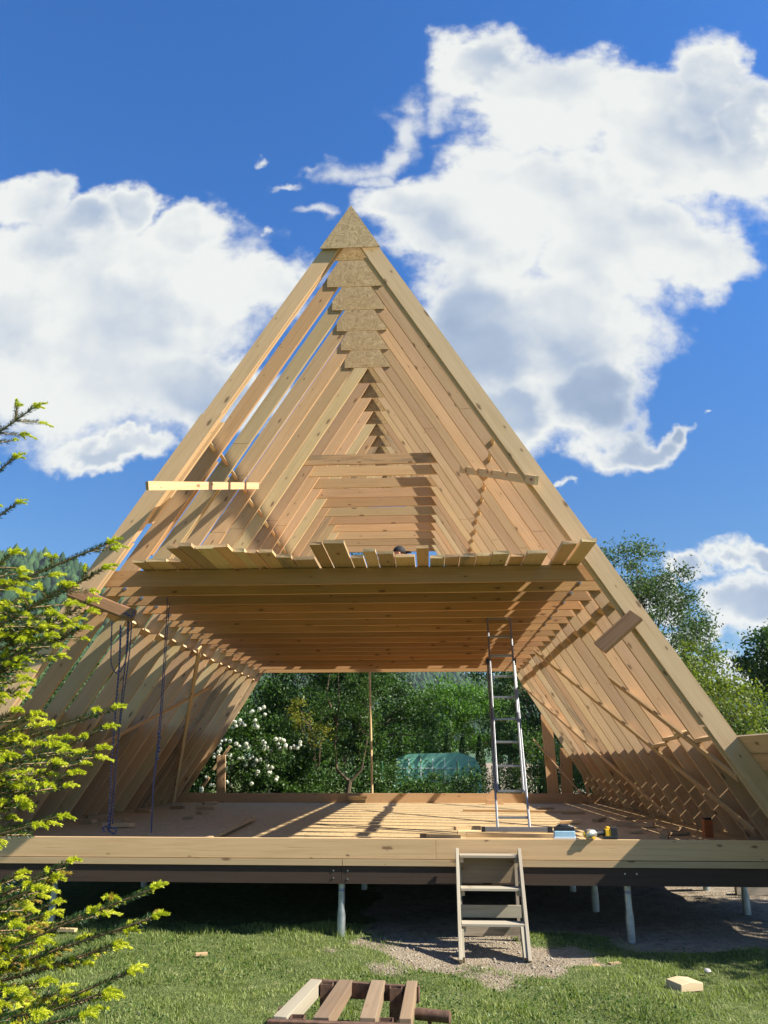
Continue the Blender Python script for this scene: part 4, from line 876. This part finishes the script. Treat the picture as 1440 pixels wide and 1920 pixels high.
# ------------------------------------------------------------------ fir tree at the left edge
fir = empty('fir_tree', (-2.35, 3.05, 0)); tag(fir, 'young fir with bright yellow-green new shoots filling the left edge', 'fir')
q = MB(); q.tube([(-2.35, 3.05, -.1), (-2.33, 3.05, 1.5), (-2.35, 3.04, 3.0), (-2.36, 3.05, 3.9)], [.07, .055, .03, .008], 10); q.build('trunk', TWIG, fir, smooth=True)
TIPS = [(62,765,2.9,.1),(25,860,2.8,.1),(30,945,2.9,.1),(200,1020,2.7,.3),(192,1068,2.75,.2),(120,1100,2.5,.1),(163,1130,2.8,.2),(150,1180,2.9,.1),(85,1195,2.6,.1),(210,1330,2.75,.3),(193,1366,2.9,.15),(180,1405,2.8,.15),(128,1452,2.7,.1),(108,1532,2.8,-.1),(62,1548,2.6,-.1),(58,1342,2.6,.1),(92,1400,2.5,.1),(20,1040,2.5,.1),(30,1240,2.6,.1),(10,1420,2.5,.1),(30,1500,2.6,0),
 (126,1617,2.8,.2),(95,1652,2.9,.1),(84,1716,2.8,0),(60,1668,2.6,.1),(282,1668,2.7,.55),(285,1722,2.75,.45),(95,1695,3.2,.1),(205,1700,3.0,.35),(70,1765,2.6,0),(210,1772,2.9,.1),(238,1825,2.9,.2),(192,1862,2.7,.15),(150,1905,2.6,.05),(75,1842,2.5,.1),(62,1900,2.4,0),(110,1880,2.8,.1),(20,1735,2.5,0),(10,1860,2.4,0),(30,1640,3.0,.1),(40,1120,3.2,.1),(52,1205,3.3,.1),(35,1290,3.3,.1),(48,1365,3.2,.1),(30,1455,3.2,.05),(22,1335,2.6,.1),(50,1430,3.3,.05),(25,1700,3.2,0),(42,1790,3.2,0),(60,1850,3.2,0)]
BACK = [(a, z) for z in np.arange(.45, 3.6, .22) for a in RNG.uniform(1.9, 4.6, 2)]      # branches on the far side of the trunk
needV = []; needR = []; shV = []; shR = []; brV = []; brR = []; tw = MB()
def needles(p0, p1, dens, ln, Vl, Rl, wid=.0016, flat=.0, ang=(.55, 1.1), rvlo=0., rvhi=1.):
    p0 = np.array(p0); p1 = np.array(p1); a = p1-p0; L = np.linalg.norm(a); a = a/L; n = max(4, int(dens*L))
    t = RNG.random(n); c = p0+a*(t*L)[:, None]
    r = RNG.normal(size=(n, 3)); r[:, 2] += flat; r -= (r@a)[:, None]*a; r /= np.linalg.norm(r, axis=1)[:, None]
    th = RNG.uniform(*ang, n)[:, None]; d = a*np.cos(th)+r*np.sin(th); s = ln*RNG.uniform(.75, 1.15, n)[:, None]
    wv_ = np.cross(d, RNG.normal(size=(n, 3))); wv_ /= np.linalg.norm(wv_, axis=1)[:, None]; wv_ = wv_*wid
    V = np.stack([c-wv_*.6, c+d*s*.5-wv_, c+d*s, c+d*s*.5+wv_], 1); Vl.append(V.reshape(-1, 3)); Rl.append(np.repeat(RNG.uniform(rvlo, rvhi, n), 4))
def shoot(p, d, L, brown=False):
    d = np.array(d)/np.linalg.norm(d); p = np.array(p)
    mid = p+d*L*.55+np.array([0, 0, .004]); e = p+d*L+np.array([0, 0, -.12*L])
    Vl, Rl = (brV, brR) if brown else (shV, shR)
    needles(p, mid, 2600, .016, Vl, Rl, .0014, .2, (.35, .95)); needles(mid, e, 2600, .013, Vl, Rl, .0014, .2, (.2, .7))
def twiglet(p0, d, L, lvl):
    d = np.array(d)/np.linalg.norm(d); p0 = np.array(p0); e = p0+d*L+np.array([0, 0, .04*L])
    tw.tube([tuple(p0), tuple(p0+(e-p0)*.5), tuple(e)], [.0032, .0026, .0018], 5); needles(p0, e, 1100, .021, needV, needR, .0013, .25)
    low = e[2] < 1.45
    for s in (-1, 0, 1):
        if (s and random.random() < .3) or (lvl == 0 and random.random() < .3): continue
        side = np.cross(d, (0, 0, 1)); shoot(e, d+side*s*.75+np.array([0, 0, random.uniform(-.1, .15)]), random.uniform(.04, .07)*(1 if s == 0 else .7), low and random.random() < .18)
    if lvl > 0:
        m = max(1, int(L/.075))
        for j in range(m):
            t = (j+.6)/(m+.4)
            for s in (-1, 1):
                if random.random() < .4: continue
                side = np.cross(d, (0, 0, 1)); side /= np.linalg.norm(side)+1e-9
                dd = d*.75+side*s*.75+np.array([0, 0, random.uniform(-.12, .12)]); twiglet(p0+(e-p0)*t, dd, L*(1-t)*.55+.03, 0 if L < .3 else lvl-1)
for (px, py, Y, rise) in TIPS+[(a, z, None, .1) for a, z in BACK]:
    if Y is None: rr_ = .25+.3*(3.9-py); tip = np.array([-2.35+rr_*math.cos(px), 3.05+rr_*math.sin(px), py+.1]); px = 200
    else: tip = at_px(px, py, Y)
    L = random.uniform(.42, .7)
    # branches leave the trunk; only the outer part carries visible foliage
    base = np.array([-2.35, 3.05, tip[2]-rise*.9-.12]); dirv = tip-base
    n = 7; prev = base; pts = []
    for i in range(n+1):
        t = i/n; q_ = base+dirv*t; q_[2] -= .07*math.sin(t*math.pi)*(1 if rise < .3 else -.3); pts.append(q_)
    tw.tube([tuple(p) for p in pts], list(np.linspace(.009, .003, n+1)), 6)
    for i in range(n):
        needles(pts[i], pts[i+1], 1300, .022, needV, needR, .0013, .25, rvlo=0, rvhi=.8)
    d = dirv/np.linalg.norm(dirv); side = np.cross(d, (0, 0, 1)); side /= np.linalg.norm(side)
    Ltot = np.linalg.norm(dirv); sp_ = .085; kmax = int(Ltot/sp_)
    for s in (-1, 0, 1):
        shoot(pts[-1], d+side*s*.7+np.array([0, 0, .05]), random.uniform(.05, .07)*(1 if s == 0 else .7))
    for j in range(1, kmax):
        back = j*sp_; t = 1-back/Ltot; p = base+dirv*t; p[2] -= .07*math.sin(t*math.pi)*(1 if rise < .3 else -.3)
        if t < .12: break
        ll = min(.05+back*.38, .13 if (px > 100 and back < .45) else .22)*random.uniform(.7, 1.1)
        for s in (-1, 1):
            if random.random() < (.42 if rise < .3 else .6): continue
            dd = d*.7+side*s*.8+np.array([0, 0, random.uniform(-.18, .12)]); twiglet(p, dd, ll, 1 if ll > .13 else 0)
tw.build('branches', TWIG, fir, smooth=True)
for nm, Vl, Rl, m_ in (('needles', needV, needR, NEEDLE), ('new_shoots', shV, shR, SHOOT), ('browned_shoots', brV, brR, TIPBR)):
    V = np.concatenate(Vl); npmesh(nm, V, np.arange(len(V)).reshape(-1, 4), m_, fir, attrs={'rv': np.concatenate(Rl)})
    print(nm, len(V)//4)

# ------------------------------------------------------------------ air
hz = bpy.data.materials.new('haze_air'); hz.use_nodes = True; N = NT(hz.node_tree); N.n.clear()
ho = N.node('ShaderNodeOutputMaterial'); pv = N.node('ShaderNodeVolumePrincipled'); pv.inputs['Color'].default_value = (.72, .82, .95, 1); pv.inputs['Density'].default_value = .00013
N.link(pv.outputs[0], ho.inputs['Volume'])
Vb = [(x, y, z) for x in (-2300, 2300) for y in (-2300, 2300) for z in (-2.5, 165)]
npm = npmesh('haze', Vb, [(0,1,3,2),(4,6,7,5),(0,4,5,1),(2,3,7,6),(0,2,6,4),(1,5,7,3)], hz); tag(npm, 'thin blue air haze over the far forested hills', 'haze', kind='stuff')
